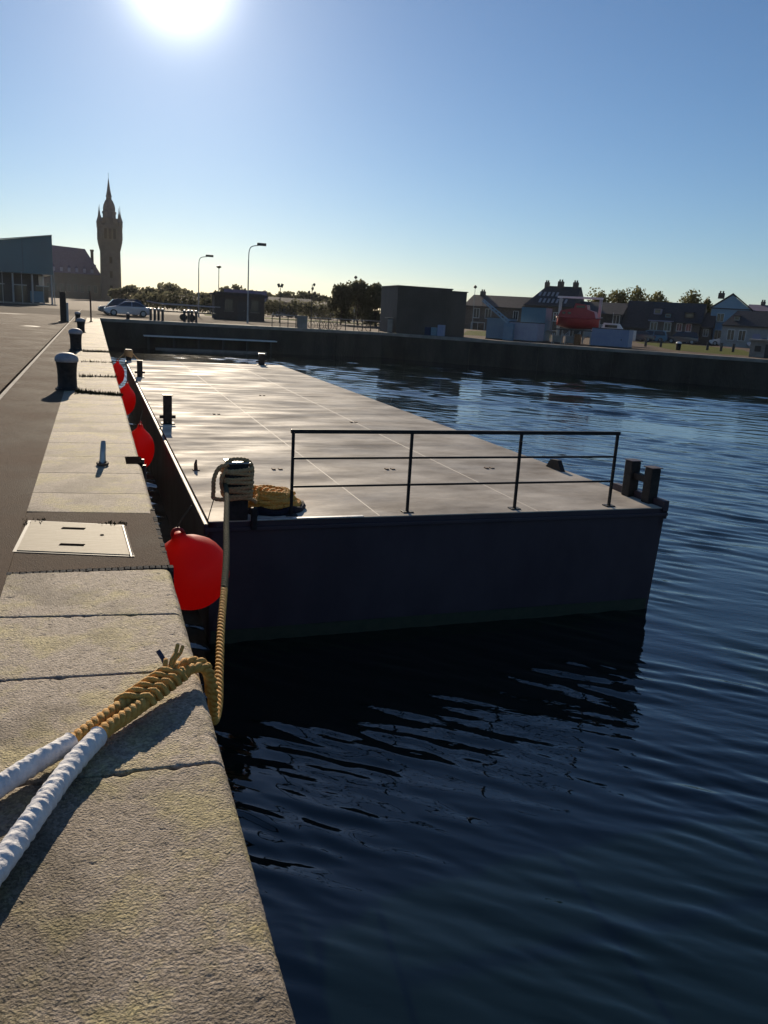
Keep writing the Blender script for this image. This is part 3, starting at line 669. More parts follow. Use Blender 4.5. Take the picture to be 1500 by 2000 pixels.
# ------------------------------------------------------------------ ropes
def main_rope():
    e = empty('mooring_rope', (.2, 3.3, 0), 0, 'thick yellow mooring rope with white sleeves over the near granite edge', 'rope')
    A = [(-1.15, 1.75, .046), (-.62, 2.38, .046), (-.431, 2.605, .05), (-.349, 2.706, .05), (-.243, 2.829, .052), (-.125, 2.939, .055)]
    B = [(-.66, 1.25, .046), (-.47, 1.82, .046), (-.369, 2.117, .05), (-.308, 2.274, .05), (-.224, 2.509, .05), (-.121, 2.78, .05), (-.028, 2.965, .055)]
    rng = random.Random(5)
    for P in (A, B):
        S = spline(P, .007); ph = [rng.random()*6.28 for _ in range(6)]; mb = MB()
        def rf(i, th, ph=ph):
            u = i*.007
            fold = math.sin(u*2*math.pi/.043+th*1+1.6*math.sin(u*9+ph[0]))
            k = .085*max(-.4, fold)*(0.6+.4*math.sin(th*2+u*31+ph[1]))+.05*math.sin(u*2*math.pi/.021-th*2+ph[2]+1.3*math.sin(u*17))*(.5+.5*math.sin(u*11+th+ph[3]))+.035*math.sin(th*3+u*13+ph[4])
            return 1+k
        mb.tube(S, .037, 30, True, rf); wb(mb, 'chafe_sleeve', 'sleeve', e, True, 75)
    YA = [A[-2], A[-1], (-.013, 3.081, .06), (.10, 3.215, .065), (.215, 3.355, .07), (.29, 3.445, .075)]
    YB = [B[-2], B[-1], (.085, 3.10, .058), (.19, 3.235, .06), (.29, 3.36, .064), (.352, 3.435, .07)]
    mb = MB(); laid_rope(mb, spline(YA, .05)[2:], .031, .10); wb(mb, 'splice_strand', 'rope', e, True, 80)
    mb = MB(); laid_rope(mb, spline(YB, .05)[2:], .031, .10, ph0=1.1); wb(mb, 'splice_strand', 'rope', e, True, 80)
    # tucked strands that fatten the splice, and the cut tails
    mb = MB()
    for k in range(6):
        t = .3+k*.11; a = Vector(YA[2]).lerp(Vector(YA[5]), t); b = Vector(YB[2]).lerp(Vector(YB[5]), t)
        mb.tube(spline([a+Vector((-.035, .03, .0)), a+Vector((0, 0, .036)), (a+b)/2+Vector((.012, 0, .022)), b+Vector((.005, -.01, .028)), b+Vector((.03, -.035, -.005))], .015), .013, 8)
    wb(mb, 'splice_tucks', 'rope', e, True, 80)
    mb = MB()
    mb.tube(spline([(.275, 3.43, .085), (.29, 3.46, .12), (.31, 3.5, .135), (.322, 3.53, .16)], .01), .010, 8); mb.tube(spline([(.285, 3.43, .085), (.305, 3.47, .115), (.33, 3.5, .13), (.345, 3.53, .15)], .01), .009, 8)
    mb.tube(spline([(.25, 3.4, .08), (.26, 3.44, .12), (.262, 3.46, .12)], .01), .011, 8)
    wb(mb, 'strand_tails', 'rope', e, True)
    mb = MB(); mb.tube([(.262, 3.455, .10), (.25, 3.475, .125), (.232, 3.50, .15)], .011, 8); wb(mb, 'whipped_end', 'navy', e, True)
    # over the edge, down, and up to the barge
    mb = MB(); P = [(.29, 3.445, .075), (.345, 3.50, .075), (.405, 3.52, .07), (.452, 3.53, .035), (.482, 3.555, -.06), (.495, 3.60, -.19), (.51, 3.70, -.33), (.54, 3.84, -.405), (.585, 4.05, -.425), (.64, 4.4, -.40), (.73, 4.95, -.35), (.83, 5.5, -.30)]
    laid_rope(mb, P, .0255); wb(mb, 'hanging_bight', 'rope', e, True, 80)
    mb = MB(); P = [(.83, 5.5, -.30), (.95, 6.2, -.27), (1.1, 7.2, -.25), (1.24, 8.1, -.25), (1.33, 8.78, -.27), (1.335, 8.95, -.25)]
    laid_rope(mb, P, .0265); wb(mb, 'standing_part', 'rope_shaded', e, True, 80)
    mb = MB(); laid_rope(mb, [(.352, 3.435, .07), (.40, 3.475, .062), (.44, 3.495, .045), (.465, 3.53, -.02), (.478, 3.58, -.14)], .024); wb(mb, 'edge_turn', 'rope', e, True, 80)
    # turns round the barge bitt
    mb = MB(); x, y = 1.485, 8.98
    def turn(z, w, sag, ph):
        P = []
        for k in range(16):
            a = 2*math.pi*k/16+ph; c, s = math.cos(a), math.sin(a); n = max(abs(c), abs(s)); q = .62/n+.38
            P.append((x+w*c*q, y+w*s*q, z+sag*math.sin(a+1)))
        P.append(P[0]); return P
    for z, w, sag, ph in ((DZ+.30, .155, .01, 0), (DZ+.345, .16, -.012, 1), (DZ+.395, .158, .015, 2), (DZ+.45, .165, -.01, .5), (DZ+.5, .16, .015, 1.4), (DZ+.55, .165, -.02, .2), (DZ+.6, .16, .02, 2.2)):
        laid_rope(mb, turn(z, w, sag, ph), .024)
    laid_rope(mb, [(1.64, 8.9, DZ+.45), (1.655, 8.95, DZ+.6), (1.6, 8.93, DZ+.685), (1.485, 8.9, DZ+.71), (1.38, 8.9, DZ+.69), (1.32, 8.88, DZ+.6)], .024)
    laid_rope(mb, [(1.37, 8.86, DZ+.66), (1.27, 8.86, DZ+.62), (1.215, 8.87, DZ+.5), (1.21, 8.88, DZ+.35), (1.215, 8.88, DZ+.27), (1.33, 8.85, DZ+.255), (1.5, 8.83, DZ+.275), (1.62, 8.86, DZ+.26), (1.70, 8.95, DZ+.2)], .025)
    laid_rope(mb, [(1.36, 8.85, DZ+.6), (1.3, 8.85, DZ+.52), (1.3, 8.86, DZ+.4), (1.37, 8.85, DZ+.32)], .022)
    wb(mb, 'bitt_turns', 'rope_old', e, True, 80)
    mb = MB(); mb.tube([(1.215, 8.87, DZ+.27), (1.17, 8.88, DZ+.1), (1.15, 8.9, DZ+.0)], .006, 6); mb.tube([(1.15, 8.9, DZ+.0), (1.3, 8.86, DZ-.09), (1.38, 8.82, DZ-.12)], .005, 6); wb(mb, 'lashing_line', 'twine', e)
main_rope()
def coil():
    e = empty('rope_coil', (1.95, 9.35, DZ), 0, 'heap of orange rope coiled on the barge deck behind the guard rail', 'rope coil')
    mb = MB(); rng = random.Random(3)
    for k in range(15):
        lay = k//4; cx = 1.98+rng.uniform(-.05, .05)-.02*lay; cy = 9.42+rng.uniform(-.04, .04); ra = .31-.03*lay+rng.uniform(-.03, .03); rb = .26-.025*lay; ph = rng.random()*6
        P = [(cx+ra*math.cos(a+ph), cy+rb*math.sin(a+ph), DZ+.075+.042*lay+.018*math.sin(2*a+k)+.035*(1.98-cx-ra*math.cos(a+ph))*2*.6) for a in np.linspace(0, 6.2, 20)]
        laid_rope(mb, P, .025, step=.013)
    for k in range(7):
        x = 1.74+k*.075; P = [(x-.09, 9.2, DZ+.12), (x-.03, 9.32, DZ+.255-.012*k), (x+.05, 9.45, DZ+.26-.014*k), (x+.12, 9.6, DZ+.14)]; laid_rope(mb, P, .025, step=.013)
    laid_rope(mb, [(1.70, 8.95, DZ+.2), (1.72, 9.05, DZ+.17), (1.75, 9.15, DZ+.2), (1.8, 9.3, DZ+.21)], .025)
    wb(mb, 'coils', 'rope_orange', e, True, 80)
    t = empty('tarpaulin', (1.97, 9.4, DZ), 0, 'dark blue folded tarpaulin lying under the orange rope heap', 'tarpaulin')
    mb = MB(); n = 26; prof = []
    vs = []; fs = []
    for i, (s, z) in enumerate(((1.0, .0), (1.02, .03), (.97, .062), (.7, .07), (.2, .07))):
        for k in range(n):
            a = 6.283*k/n; q = s*(1+.06*math.sin(3*a+1)+.04*math.sin(7*a)); vs.append((1.98+.40*q*math.cos(a), 9.36+.33*q*math.sin(a), DZ+.002+z*(1+.25*math.sin(5*a))))
    for i in range(4):
        for k in range(n): fs.append((i*n+k, i*n+(k+1) % n, (i+1)*n+(k+1) % n, (i+1)*n+k))
    fs += [tuple(range(n-1, -1, -1)), tuple(range(4*n, 5*n))]
    wb(mb.add(vs, fs), 'folds', 'tarp', t, True)
    mb = MB(); mb.tube(spline([(1.66, 9.0, DZ+.05), (1.69, 8.97, DZ+.1), (1.73, 8.97, DZ+.07), (1.72, 8.97, DZ+.02), (1.67, 8.98, DZ+.02)], .01), .012, 6); wb(mb, 'tie', 'tarp', t)
coil()
# ------------------------------------------------------------------ fenders
def fender():
    e = empty('fender', (0, 0, 0))
    r = .365
    prof = [(.02, -.37)]+[(r*math.cos(a), r*math.sin(a)) for a in np.linspace(-1.4, .62, 14)]+[(.22, .285), (.13, .345), (.075, .39), (.065, .43), (.05, .45)]
    MB().lathe(prof, n=32).build('body', 'red_vinyl', e, True, 55)
    mb = MB(); mb.tube([(.05*math.cos(a), 0, .45+.05*math.sin(a)) for a in np.linspace(0, 6.283, 14)], .018, 8, False); mb.build('eye', 'red', e, True)
    mb = MB(); mb.tube(spline([(0, 0, .48), (.06, .02, .56), (.2, .05, .66)], .05), .007, 6); mb.build('lanyard', 'twine', e)
    return e
f0 = fender(); G = 'red buoy fenders between the barge and the quay'
for i, (x, y, z, ax, ay, s, lab) in enumerate([(.80, 7.42, -.80, .25, -.30, 1, 'nearest big round red fender squeezed below the yellow rope'),
        (.70, 14.85, -.93, .1, -.1, .80, 'red fender beside the black ladder plate on the quay edge'),
        (.70, 21.9, -.90, .1, -.1, .80, 'deep red fender hanging level with the nearest mooring bollard'),
        (.70, 30.2, -.95, .1, -.1, .80, 'farthest bright red fender near the far end of the barge')]):
    o = f0 if i == 0 else copy_tree(f0); o.location = (x, y, z); o.rotation_euler = (ax, ay, i*1.1); o.scale = (s*(1 if s == 1 else .9), s*(1 if s == 1 else .9), s*(1 if s == 1 else 1.3)); tag(o, lab, 'fender', G)

# ================================================================== the far shore
def car(name, label, paint, loc, rz, kind='saloon', group=None):
    e = empty(name, loc, rz, label, 'car', group)
    prof = [(-2.12, .32), (-2.16, .55), (-2.05, .72), (-1.1, .92), (1.35, .95), (2.02, .90), (2.12, .7), (2.1, .35), (1.75, .22), (-1.8, .22)]
    roof = [(-1.12, .915), (-.35, 1.36), (0.0, 1.42), (.65, 1.41), (1.05, 1.30), (1.62, .94)] if kind == 'saloon' else [(-1.3, .915), (-.75, 1.5), (-.3, 1.6), (1.5, 1.6), (1.85, 1.45), (2.04, .92)]
    mb = MB(); n = len(prof); vs = []; fs = []
    for y, k in ((-.83, .93), (-.78, 1), (.78, 1), (.83, .93)):
        for x, z in prof: vs.append((x*(k if abs(x) > 1.9 else 1), y if True else 0, .22+(z-.22)*(k*.5+.5)))
    for j in range(3):
        for i in range(n): fs.append((j*n+i, j*n+(i+1) % n, (j+1)*n+(i+1) % n, (j+1)*n+i))
    fs += [tuple(range(n)), tuple(range(4*n-1, 3*n-1, -1))]
    mb.add(vs, fs)
    m = len(roof); vs = []; fs = []
    for sgn in (-1, 1):
        for x, z in roof: vs.append((x, sgn*(.78-.28*(z-.92)), z))
    for i in range(m-1): fs.append((i, i+1, m+i+1, m+i))
    fs += [tuple(range(m)), tuple(range(2*m-1, m-1, -1))]
    mb.add(vs, fs); body = mb.build('body', paint, e, True, 28)
    mb = MB()          # panes stand 6 mm proud
    inner = [(x*.9+.03, .955+(z-.92)*.82) for x, z in roof]
    for sgn in (-1, 1):
        mid = .3
        for lo, hi in ((-9, mid-.04), (mid+.04, 9)):
            P = [(min(hi, max(lo, x)), z) for x, z in inner]
            P2 = []
            for q in P:
                if not P2 or (abs(P2[-1][0]-q[0])+abs(P2[-1][1]-q[1])) > .02: P2.append(q)
            if len(P2) > 2: mb.add([(x, sgn*(.786-.28*(z-.92)), z) for x, z in P2], [tuple(range(len(P2)))])
    for (xa, za), (xb, zb), o in ((roof[0], roof[1], -1), (roof[-2], roof[-1], 1)):
        nx, nz = -(zb-za), xb-xa; l = math.hypot(nx, nz); nx, nz = nx/l*.008, nz/l*.008
        q = [(xa+(xb-xa)*t+nx, za+(zb-za)*t+nz) for t in (.08, .92)]
        mb.add([(q[0][0], -.68, q[0][1]), (q[1][0], -.60, q[1][1]), (q[1][0], .60, q[1][1]), (q[0][0], .68, q[0][1])], [(0, 1, 2, 3)])
    mb.build('window', 'glass', e, fixn=False)
    for x in (-1.35, 1.32):
        for y in (-.76, .76):
            mb = MB(); T = Matrix.Translation((x, y, .31)) @ Matrix.Rotation(math.pi/2, 4, 'X')
            mb.lathe([(.20, -.10), (.29, -.105), (.312, -.08), (.312, .08), (.29, .105), (.20, .10)], n=18, T=T); w = mb.build('wheel', 'tyre', e, True)
            mb = MB(); mb.lathe([(.2, -.112), (.06, -.118), (.06, .118), (.2, .112)], n=12, T=T); mb.build('rim', 'galv', w)
    for y in (-.6, .6):
        MB().bbox(-2.14, -2.0, y-.17, y+.17, .60, .74, .03).build('headlight', 'lamp_glass', e); MB().bbox(2.0, 2.125, y-.15, y+.15, .68, .84, .03).build('tail_light', 'tail', e)
    MB().bbox(-2.175, -2.08, -.7, .7, .33, .47, .03).build('bumper', 'dark_metal', e)
    return e
car('parked_car', 'silver saloon car parked at the head of the basin facing the tower', 'car_silver', (3.05, 82.1, 0), R(2))
car('parked_car', 'dark estate car parked just behind the silver saloon', 'car_dark', (2.55, 86.6, 0), R(3), 'van')
car('parked_car', 'purple grey car parked beyond the guard rail near the concrete block', 'car_grey', (32.4, 146.2, 0), R(-10), 'van')
G = 'cars parked in front of the brick houses'
for i, (x, y, p, k, lab) in enumerate([(69.0, 92.5, 'car_dark', 'saloon', 'dark parked car at the left end of the green lawn'), (72.6, 94.4, 'cont_teal', 'van', 'teal parked car behind the row of lawn posts'), (76.0, 92.2, 'car_dark', 'van', 'black parked car before the house with pale cornice'),
        (81.9, 90.4, 'car_white', 'saloon', 'pale parked car in front of the blue gable house'), (84.6, 86.3, 'car_silver', 'saloon', 'silver parked car in front of the long dark roofed house'), (86.9, 83.2, 'car_dark', 'van', 'rightmost dark parked car by the grey stone hut')]):
    car('parked_car', lab, p, (x, y, 0), R(-45), k, G)

# ---- trees
def crown(mb, blobs, n, size, rng):
    for _ in range(n):
        bx, by, bz, br, bh = rng.choice(blobs)
        while True:
            u = Vector((rng.uniform(-1, 1), rng.uniform(-1, 1), rng.uniform(-1, 1)))
            if .2 < u.length <= 1: break
        u *= 1+.12*math.sin(u.x*7+bx)+.1*math.sin(u.z*9+by)
        p = Vector((bx+u.x*br, by+u.y*br, bz+u.z*bh)); s = size*rng.uniform(.5, 1.25)
        a = Vector((rng.gauss(0, 1), rng.gauss(0, 1), rng.gauss(0, 1))).normalized(); b = a.orthogonal().normalized()*s; c = a.cross(b).normalized()*s*.7
        mb.add([p-b, p-b*.2+c, p+b, p+b*.1-c], [(0, 1, 2, 3)])
def tree(name, label, x, y, h, w, n, size, leaf, seed, group, base=.22):
    rng = random.Random(seed); e = empty(name, (x, y, 0), 0, label, 'tree', group)
    th = h*base
    mb = MB(); mb.tube(spline([(0, 0, 0), (.05*w*rng.uniform(-.5, .5), 0, th), (.1*w*rng.uniform(-.5, .5), .05, h*.55), (0, 0, h*.85)], h*.12), [h*.028*(1-.8*i/12) for i in range(13)][:len(spline([(0, 0, 0), (0, 0, th), (0, 0, h*.55), (0, 0, h*.85)], h*.12))] if False else h*.022, 7)
    blobs = []
    for k in range(9):
        a = k*2.4+rng.random(); rr = w*.5*rng.uniform(.3, .66); zz = rng.uniform(th+.14*h, h*.86)
        f = 1-max(0, (zz/h-.6))*1.3; blobs.append((rr*f*math.cos(a), rr*f*math.sin(a), zz, w*rng.uniform(.2, .32), h*rng.uniform(.13, .21)))
        mb.tube([(0, 0, th+.3*(zz-th)), (rr*f*math.cos(a)*.5, rr*f*math.sin(a)*.5, th+.75*(zz-th)), (rr*f*math.cos(a), rr*f*math.sin(a), zz)], [h*.011, h*.008, h*.003], 5)
    blobs.append((0, 0, h*.6, w*.3, h*.22)); blobs.append((0, 0, h*.84, w*.2, h*.14))
    mb.build('trunk', 'bark', e)
    cm = MB(); crown(cm, blobs, n, size, rng); cm.build('crown', leaf, e, fixn=False)
    return e
G = 'trees on the skyline behind the car park'
names = ['round tree just right of the clock tower', 'low tree between the tower and the first lamp', 'tallest skyline tree above the boat trailer', 'small tree left of the first curved lamp', 'low tree half hidden by the clock tower', 'tree left of the pale roofed house', 'pointed tree behind the pale roofed house',
         'tree right of the second curved lamp', 'round tree below the twin floodlight', 'tree beside the four globe lamp post', 'bushy tree right of the four globe lamp post', 'rightmost low skyline tree before the big tree clump']
for i, (x, y, h, w) in enumerate([(9.7, 239.8, 4.9, 6), (14.4, 239.6, 4.8, 6), (20.6, 239.1, 6.1, 7.5), (24.8, 238.7, 4.6, 5), (6.6, 239.9, 3.9, 4.5), (35.3, 237.4, 6.3, 5), (38.2, 237, 6.9, 4), (46.7, 235.4, 5.7, 6.5), (52.4, 234.2, 5.8, 6), (56.6, 233.2, 6.2, 6), (59.8, 232.4, 6.1, 5.5), (63.1, 231.6, 5.5, 5)]):
    tree('broadleaf_tree', names[i], x, y, h*1.05, w*1.45, 1100, .5, 'leaf', 20+i, G, .03)
for i, (x, y, w, h) in enumerate([(17.5, 243, 6, 4.6), (28.5, 240, 7, 4.2), (32, 240, 6, 4.3), (42, 239, 6, 5.3), (49.5, 238, 6, 5), (66, 232, 6, 4.6), (69, 230, 6, 4.4)]):
    tree('broadleaf_tree', ['gap filling low tree between two rounder skyline trees', 'wide low tree left of the pale lodge', 'low tree right of the pale lodge', 'tree peeping over the dark kiosk', 'low dark tree behind the kiosk corner', 'low tree beside the big clump of trees', 'last low tree against the big clump'][i], x, y, h*1.05, w*1.7, 1100, .5, 'leaf', 60+i, G, .03)
G = 'big clump of trees left of the dark shed'
for i, (x, y, h, w, lab) in enumerate([(29.6, 100.6, 5.0, 3.3, 'shorter left tree of the clump beside the dark shed'), (31.7, 100.1, 5.7, 4.0, 'tallest middle tree of the clump beside the dark shed'), (33.9, 99.6, 5.4, 3.4, 'right tree of the clump partly behind the dark shed')]):
    tree('broadleaf_tree', lab, x, y, h, w*1.1, 3800, .2, 'leaf', 40+i, G, .03)
G = 'golden leaved trees behind the brick houses'
for i, (x, y, h, w, lab) in enumerate([(97.8, 145, 8.7, 6, 'golden tree above the red lifeboat'), (100.9, 143, 9.1, 5.4, 'golden tree between the lifeboat and the dark roofs'), (103.6, 141, 9.9, 5.6, 'tallest golden tree over the wide dark roof'), (106.8, 138.7, 9.4, 5.8, 'loose golden tree over the house with pale cornice'), (111.9, 134.5, 9.5, 6, 'open golden tree left of the blue gable house'), (114.3, 132.9, 8.6, 3, 'slim dark tree beside the blue gable house')]):
    tree('broadleaf_tree', lab, x, y, h, w, 1700, .26, 'leaf_gold', 80+i, G, .3)

def hedge():
    e = empty('hedge', (7.0, 150, 0), 0, 'long dark hedge running behind the car park under the skyline trees', 'hedge')
    rng = random.Random(99); blobs = []
    for k in range(42): blobs.append((k*.95+rng.uniform(-.3, .3), rng.uniform(-.5, .5)-k*.16, 1.25+rng.uniform(-.2, .5), 1.1, 1.4+rng.uniform(-.2, .4)))
    mb = MB(); crown(mb, blobs, 9000, .26, rng); mb.build('foliage', 'leaf', e, fixn=False)
    for k in range(14): MB().tube([(k*2.9+.3, -k*.45, 0), (k*2.9+.35, -k*.45, 1.1)], .05, 5).build('stem', 'bark', e)
hedge()
# ---- street lamps
def lamp_curved(x, y, h, reach, rz, label):
    e = empty('street_lamp', (x, y, 0), rz, label, 'street lamp', 'curved street lamps on the far quay')
    MB().tube([(0, 0, 0), (0, 0, 1), (0, 0, h*.8)], [.10, .075, .05], 8).build('pole', 'galv', e, True)
    MB().tube(spline([(0, 0, h*.8), (.04, 0, h*.9), (.25, 0, h*.965), (reach*.6, 0, h*.99)], .1), .04, 8).build('arm', 'galv', e, True)
    MB().bbox(reach*.5, reach*1.05, -.1, .1, h*.985, h*1.02, .03).build('lamp_head', 'dark_metal', e)
lamp_curved(11.66, 99.3, 7.0, 1.6, R(-8), 'shorter curved street lamp left of the dark kiosk')
lamp_curved(13.87, 78.8, 7.3, 1.55, R(-8), 'taller curved street lamp in front of the dark kiosk')
e = empty('street_lamp', (13.95, 99, 0), 0, 'slim lamp post with a mushroom head between the curved lamps', 'street lamp')
MB().tube([(0, 0, 0), (0, 0, 5.7)], [.07, .04], 8).build('pole', 'galv', e); MB().lathe([(.05, 5.68), (.12, 5.72), (.3, 5.82), (.26, 5.95), (.08, 6.02)], n=14).build('lamp_head', 'dark_metal', e, True)
e = empty('floodlight', (18.96, 88, 0), R(-12), 'twin headed floodlight pole behind the guard rail', 'floodlight')
MB().tube([(0, 0, 0), (0, 0, 3.75)], [.06, .04], 8).build('pole', 'dark_metal', e)
for s in (-1, 1): MB().bbox(-.14, .14, -.05, .05, -.2, .2, .03, Matrix.Translation((s*.17, 0, 3.95)) @ Matrix.Rotation(s*.35, 4, 'Y')).build('lamp_head', 'dark_metal', e)
e = empty('street_lamp', (23.5, 92, 0), R(-14), 'ornate lamp post with four dark globes', 'street lamp')
MB().tube([(0, 0, 0), (0, 0, 4.4)], [.06, .035], 8).build('pole', 'dark_metal', e)
for x, z in ((-.33, 3.55), (.33, 3.5), (.05, 3.95), (.22, 4.4)):
    MB().tube(spline([(0, 0, z-.35), (x*.7, 0, z-.3), (x, 0, z-.12)], .08), .025, 6).build('arm', 'dark_metal', e); MB().sphere((x, 0, z), .15, 10, 8, (1, 1, 1.1)).build('globe', 'dark_metal', e, True)
for x, y, h, lab in ((38.6, 124, 6.75, 'single ball lamp rising over the big tree clump'), (54, 113, 6.2, 'single ball lamp rising right of the dark shed')):
    e = empty('street_lamp', (x, y, 0), 0, lab, 'street lamp', 'ball topped lamp posts'); MB().tube([(0, 0, 0), (0, 0, h)], [.07, .035], 8).build('pole', 'galv', e)
    MB().lathe([(.06, h-.12), (.24, h+.02), (.28, h+.14), (.14, h+.3), (.05, h+.36)], n=12).build('globe', 'dark_metal', e, True)

# ---- dark shed of two blocks on the quay
def shed():
    a = R(-4.5); e = empty('storage_shed', (25.55, 68.95, 0), a, 'large dark brown box shaped shed standing on the far quay edge', 'shed')
    mb = MB(); mb.box(0, 5.1, .3, 6.2, 0, 4.12)
    for k in range(22): mb.box(.1+k*.228, .19+k*.228, .265, .301, .12, 4.0)
    w = mb.build('front_block', ['shed'], e)
    mb = MB(); mb.box(-.012, -.002, .33, 6.15, .1, 4.0); mb.box(-.03, -.0121, 1.5, 2.3, .1, 2.1); mb.build('end_wall', 'shed_light', w)
    mb = MB(); mb.box(-.1, 5.16, .2, 6.3, 4.121, 4.2); mb.build('roof', 'dark_metal', e)
    mb = MB(); mb.box(5.101, 6.6, .5, 5.4, 0, 3.95); mb.build('rear_block', 'shed', e)
    mb = MB(); mb.box(5.17, 6.68, .4, 5.5, 3.951, 4.03); mb.build('roof', 'dark_metal', e)
    mb = MB(); mb.bbox(-.75, -.25, 1.2, 2.2, 0, 1.25, .03); c = empty('switch_cabinet', (25.3, 69.6, 0), a, 'pale utility cabinet against the end wall of the dark shed', 'cabinet')
    MB().bbox(-.45, .05, .0, .9, 0, 1.3, .03).build('housing', 'shed_light', c); MB().bbox(-.44, .04, -.02, -.001, .1, 1.2, .008).build('door', 'concrete', c); MB().bbox(-.48, .08, -.05, .94, 1.301, 1.36, .01).build('lid', 'concrete', c)
shed()
# things lying by the shed foot
e = empty('gas_bottle_rack', (28.0, 66.2, 0), R(-45), 'bluish crate rack at the foot of the dark shed', 'rack')
for k in range(3): MB().bbox(-.9+k*.6, -.35+k*.6, 0, .5, .05, .75+.25*(k == 2), .03).build('crate', ['navy', 'cont_teal', 'cont_blue'][k], e)
MB().box(-.95, .95, -.05, .55, 0, .045).build('pallet', 'bark', e)

# ---- houses along the far street: t along (1,-1), facade on x+y = line
def frame_at(t, line): return Vector(((line+t*2**.5)/2, (line-t*2**.5)/2, 0))
def window(e, x, z, w, h, mfr='white_paint', y=0, sill=True):
    f = MB(); f.box(x-w/2-.07, x+w/2+.07, y-.06, y-.004, z-.07, z); f.box(x-w/2-.07, x+w/2+.07, y-.06, y-.004, z+h, z+h+.07); f.box(x-w/2-.07, x-w/2, y-.06, y-.004, z, z+h); f.box(x+w/2, x+w/2+.07, y-.06, y-.004, z, z+h); f.box(x-.025, x+.025, y-.05, y-.004, z, z+h)
    o = f.build('window', mfr, e); MB().box(x-w/2, x+w/2, y-.03, y-.002, z, z+h).build('pane', 'glass', o)
    if sill: MB().box(x-w/2-.15, x+w/2+.15, y-.16, y-.061, z-.15, z-.075).build('sill', 'concrete', o)
def house(label, t0, t1, line, eave, ridge, wall, roofm, wins, depth=9, hip=0, chims=(), door=None, base=-.3, gable=False, dormers=(), cornice=None, name='terraced_house'):
    p = frame_at(t0, line); L = t1-t0
    e = empty(name, (p.x, p.y, 0), R(-45), label, 'house', 'houses along the far street')
    mb = MB(); mb.box(0, L, 0, depth, base, eave)
    if not gable:
        for x in (0, L-.02): mb.prism([(0, eave), (depth, eave), (depth/2, ridge)] if hip == 0 else [(0, eave), (depth, eave), (depth/2, eave+.05)], x, x+.02, axis='x')
    else: mb.prism([(0, eave+.001), (L, eave+.001), (L/2, ridge-.1)], .0, depth)
    mb.build('wall', wall, e)
    r = MB(); th = .16; hx = hip
    if not gable:
        vs = [(-.15, -.35, eave-.05), (L+.15, -.35, eave-.05), (L+.15, depth+.35, eave-.05), (-.15, depth+.35, eave-.05), (hx-.1, depth/2, ridge), (L-(hx if hip > 0 else 0)+.1 if not chims or hip == 0 else L+.1, depth/2, ridge)]
        r.add(vs, [(0, 1, 5, 4), (2, 3, 4, 5), (3, 0, 4), (1, 2, 5), (0, 3, 2, 1)])
    else:
        r.prism([(-.25, eave-.1), (L/2, ridge), (L+.25, eave-.1), (L+.25, eave+.05), (L/2, ridge+.17), (-.25, eave+.05)], -.2, depth+.2)
    ro = r.build('roof', roofm, e)
    for cx, cw, ch in chims:
        MB().bbox(cx-cw/2, cx+cw/2, depth/2-.35, depth/2+.35, ridge-.5, ridge+ch, .03).build('chimney', 'brick', ro)
        for k in (-1, 1): MB().lathe([(.11, 0), (.13, .25), (.1, .3)], (cx+k*cw*.22, depth/2, ridge+ch), 8).build('chimney_pot', 'tile', ro)
    mb = MB(); mb.box(-.1, L+.1, -.46, -.36, eave-.13, eave+.02); mb.build('gutter', cornice or 'dark_metal', e)
    for x, z, w, h in wins: window(e, x, z, w, h)
    for x, z, w, h, m in dormers:
        f = z-eave; y0 = depth/2*f/(ridge-eave)-.3
        d = MB(); d.box(x-w/2, x+w/2, y0, y0+2.2, z, z+h); dd = d.build('dormer', m, e)
        MB().box(x-w/2-.12, x+w/2+.12, y0-.15, y0+2.3, z+h+.001, z+h+.12).build('dormer_roof', 'slate', dd); MB().box(x-w*.36, x+w*.36, y0-.03, y0-.002, z+.12, z+h-.1).build('pane', 'glass', dd)
    if door:
        x, w, h, m = door; d = MB().box(x-w/2, x+w/2, -.05, -.003, base, h).build('door', m, e); MB().sphere((x+w*.35, -.08, base+1.2), .04, 6, 4).build('handle', 'galv', d)
    return e
house('low brick house with one chimney right of the dark shed', -46.6, -36.6, 180, 3.7, 5.6, 'brick', 'tile', [(2.2, 1.9, .9, 1.4), (4.2, 1.9, .9, 1.4), (7.2, .6, 1.1, 1.3), (8.8, 1.9, .7, 1.3), (2.6, -.1, 2.2, 1.2)], chims=[(1.5, .8, .6)], door=(5.7, .95, 1.8, 'render_lilac'))
e2 = house('steep roofed brick house with three chimneys behind the lifeboat', -36.48, -28.95, 180, 4.3, 7.5, 'brick', 'slate', [(1.3, 2.0, .8, 1.3), (2.7, 2.0, .8, 1.3), (5.2, 2.1, .8, 1.2), (6.6, 2.1, .8, 1.2), (2, -.1, 1.0, 1.3)], hip=2.2, chims=[(2.1, .7, .55), (4.3, .9, .75), (6.7, .8, .7)], door=(4.0, .95, 1.9, 'brick_dark'))
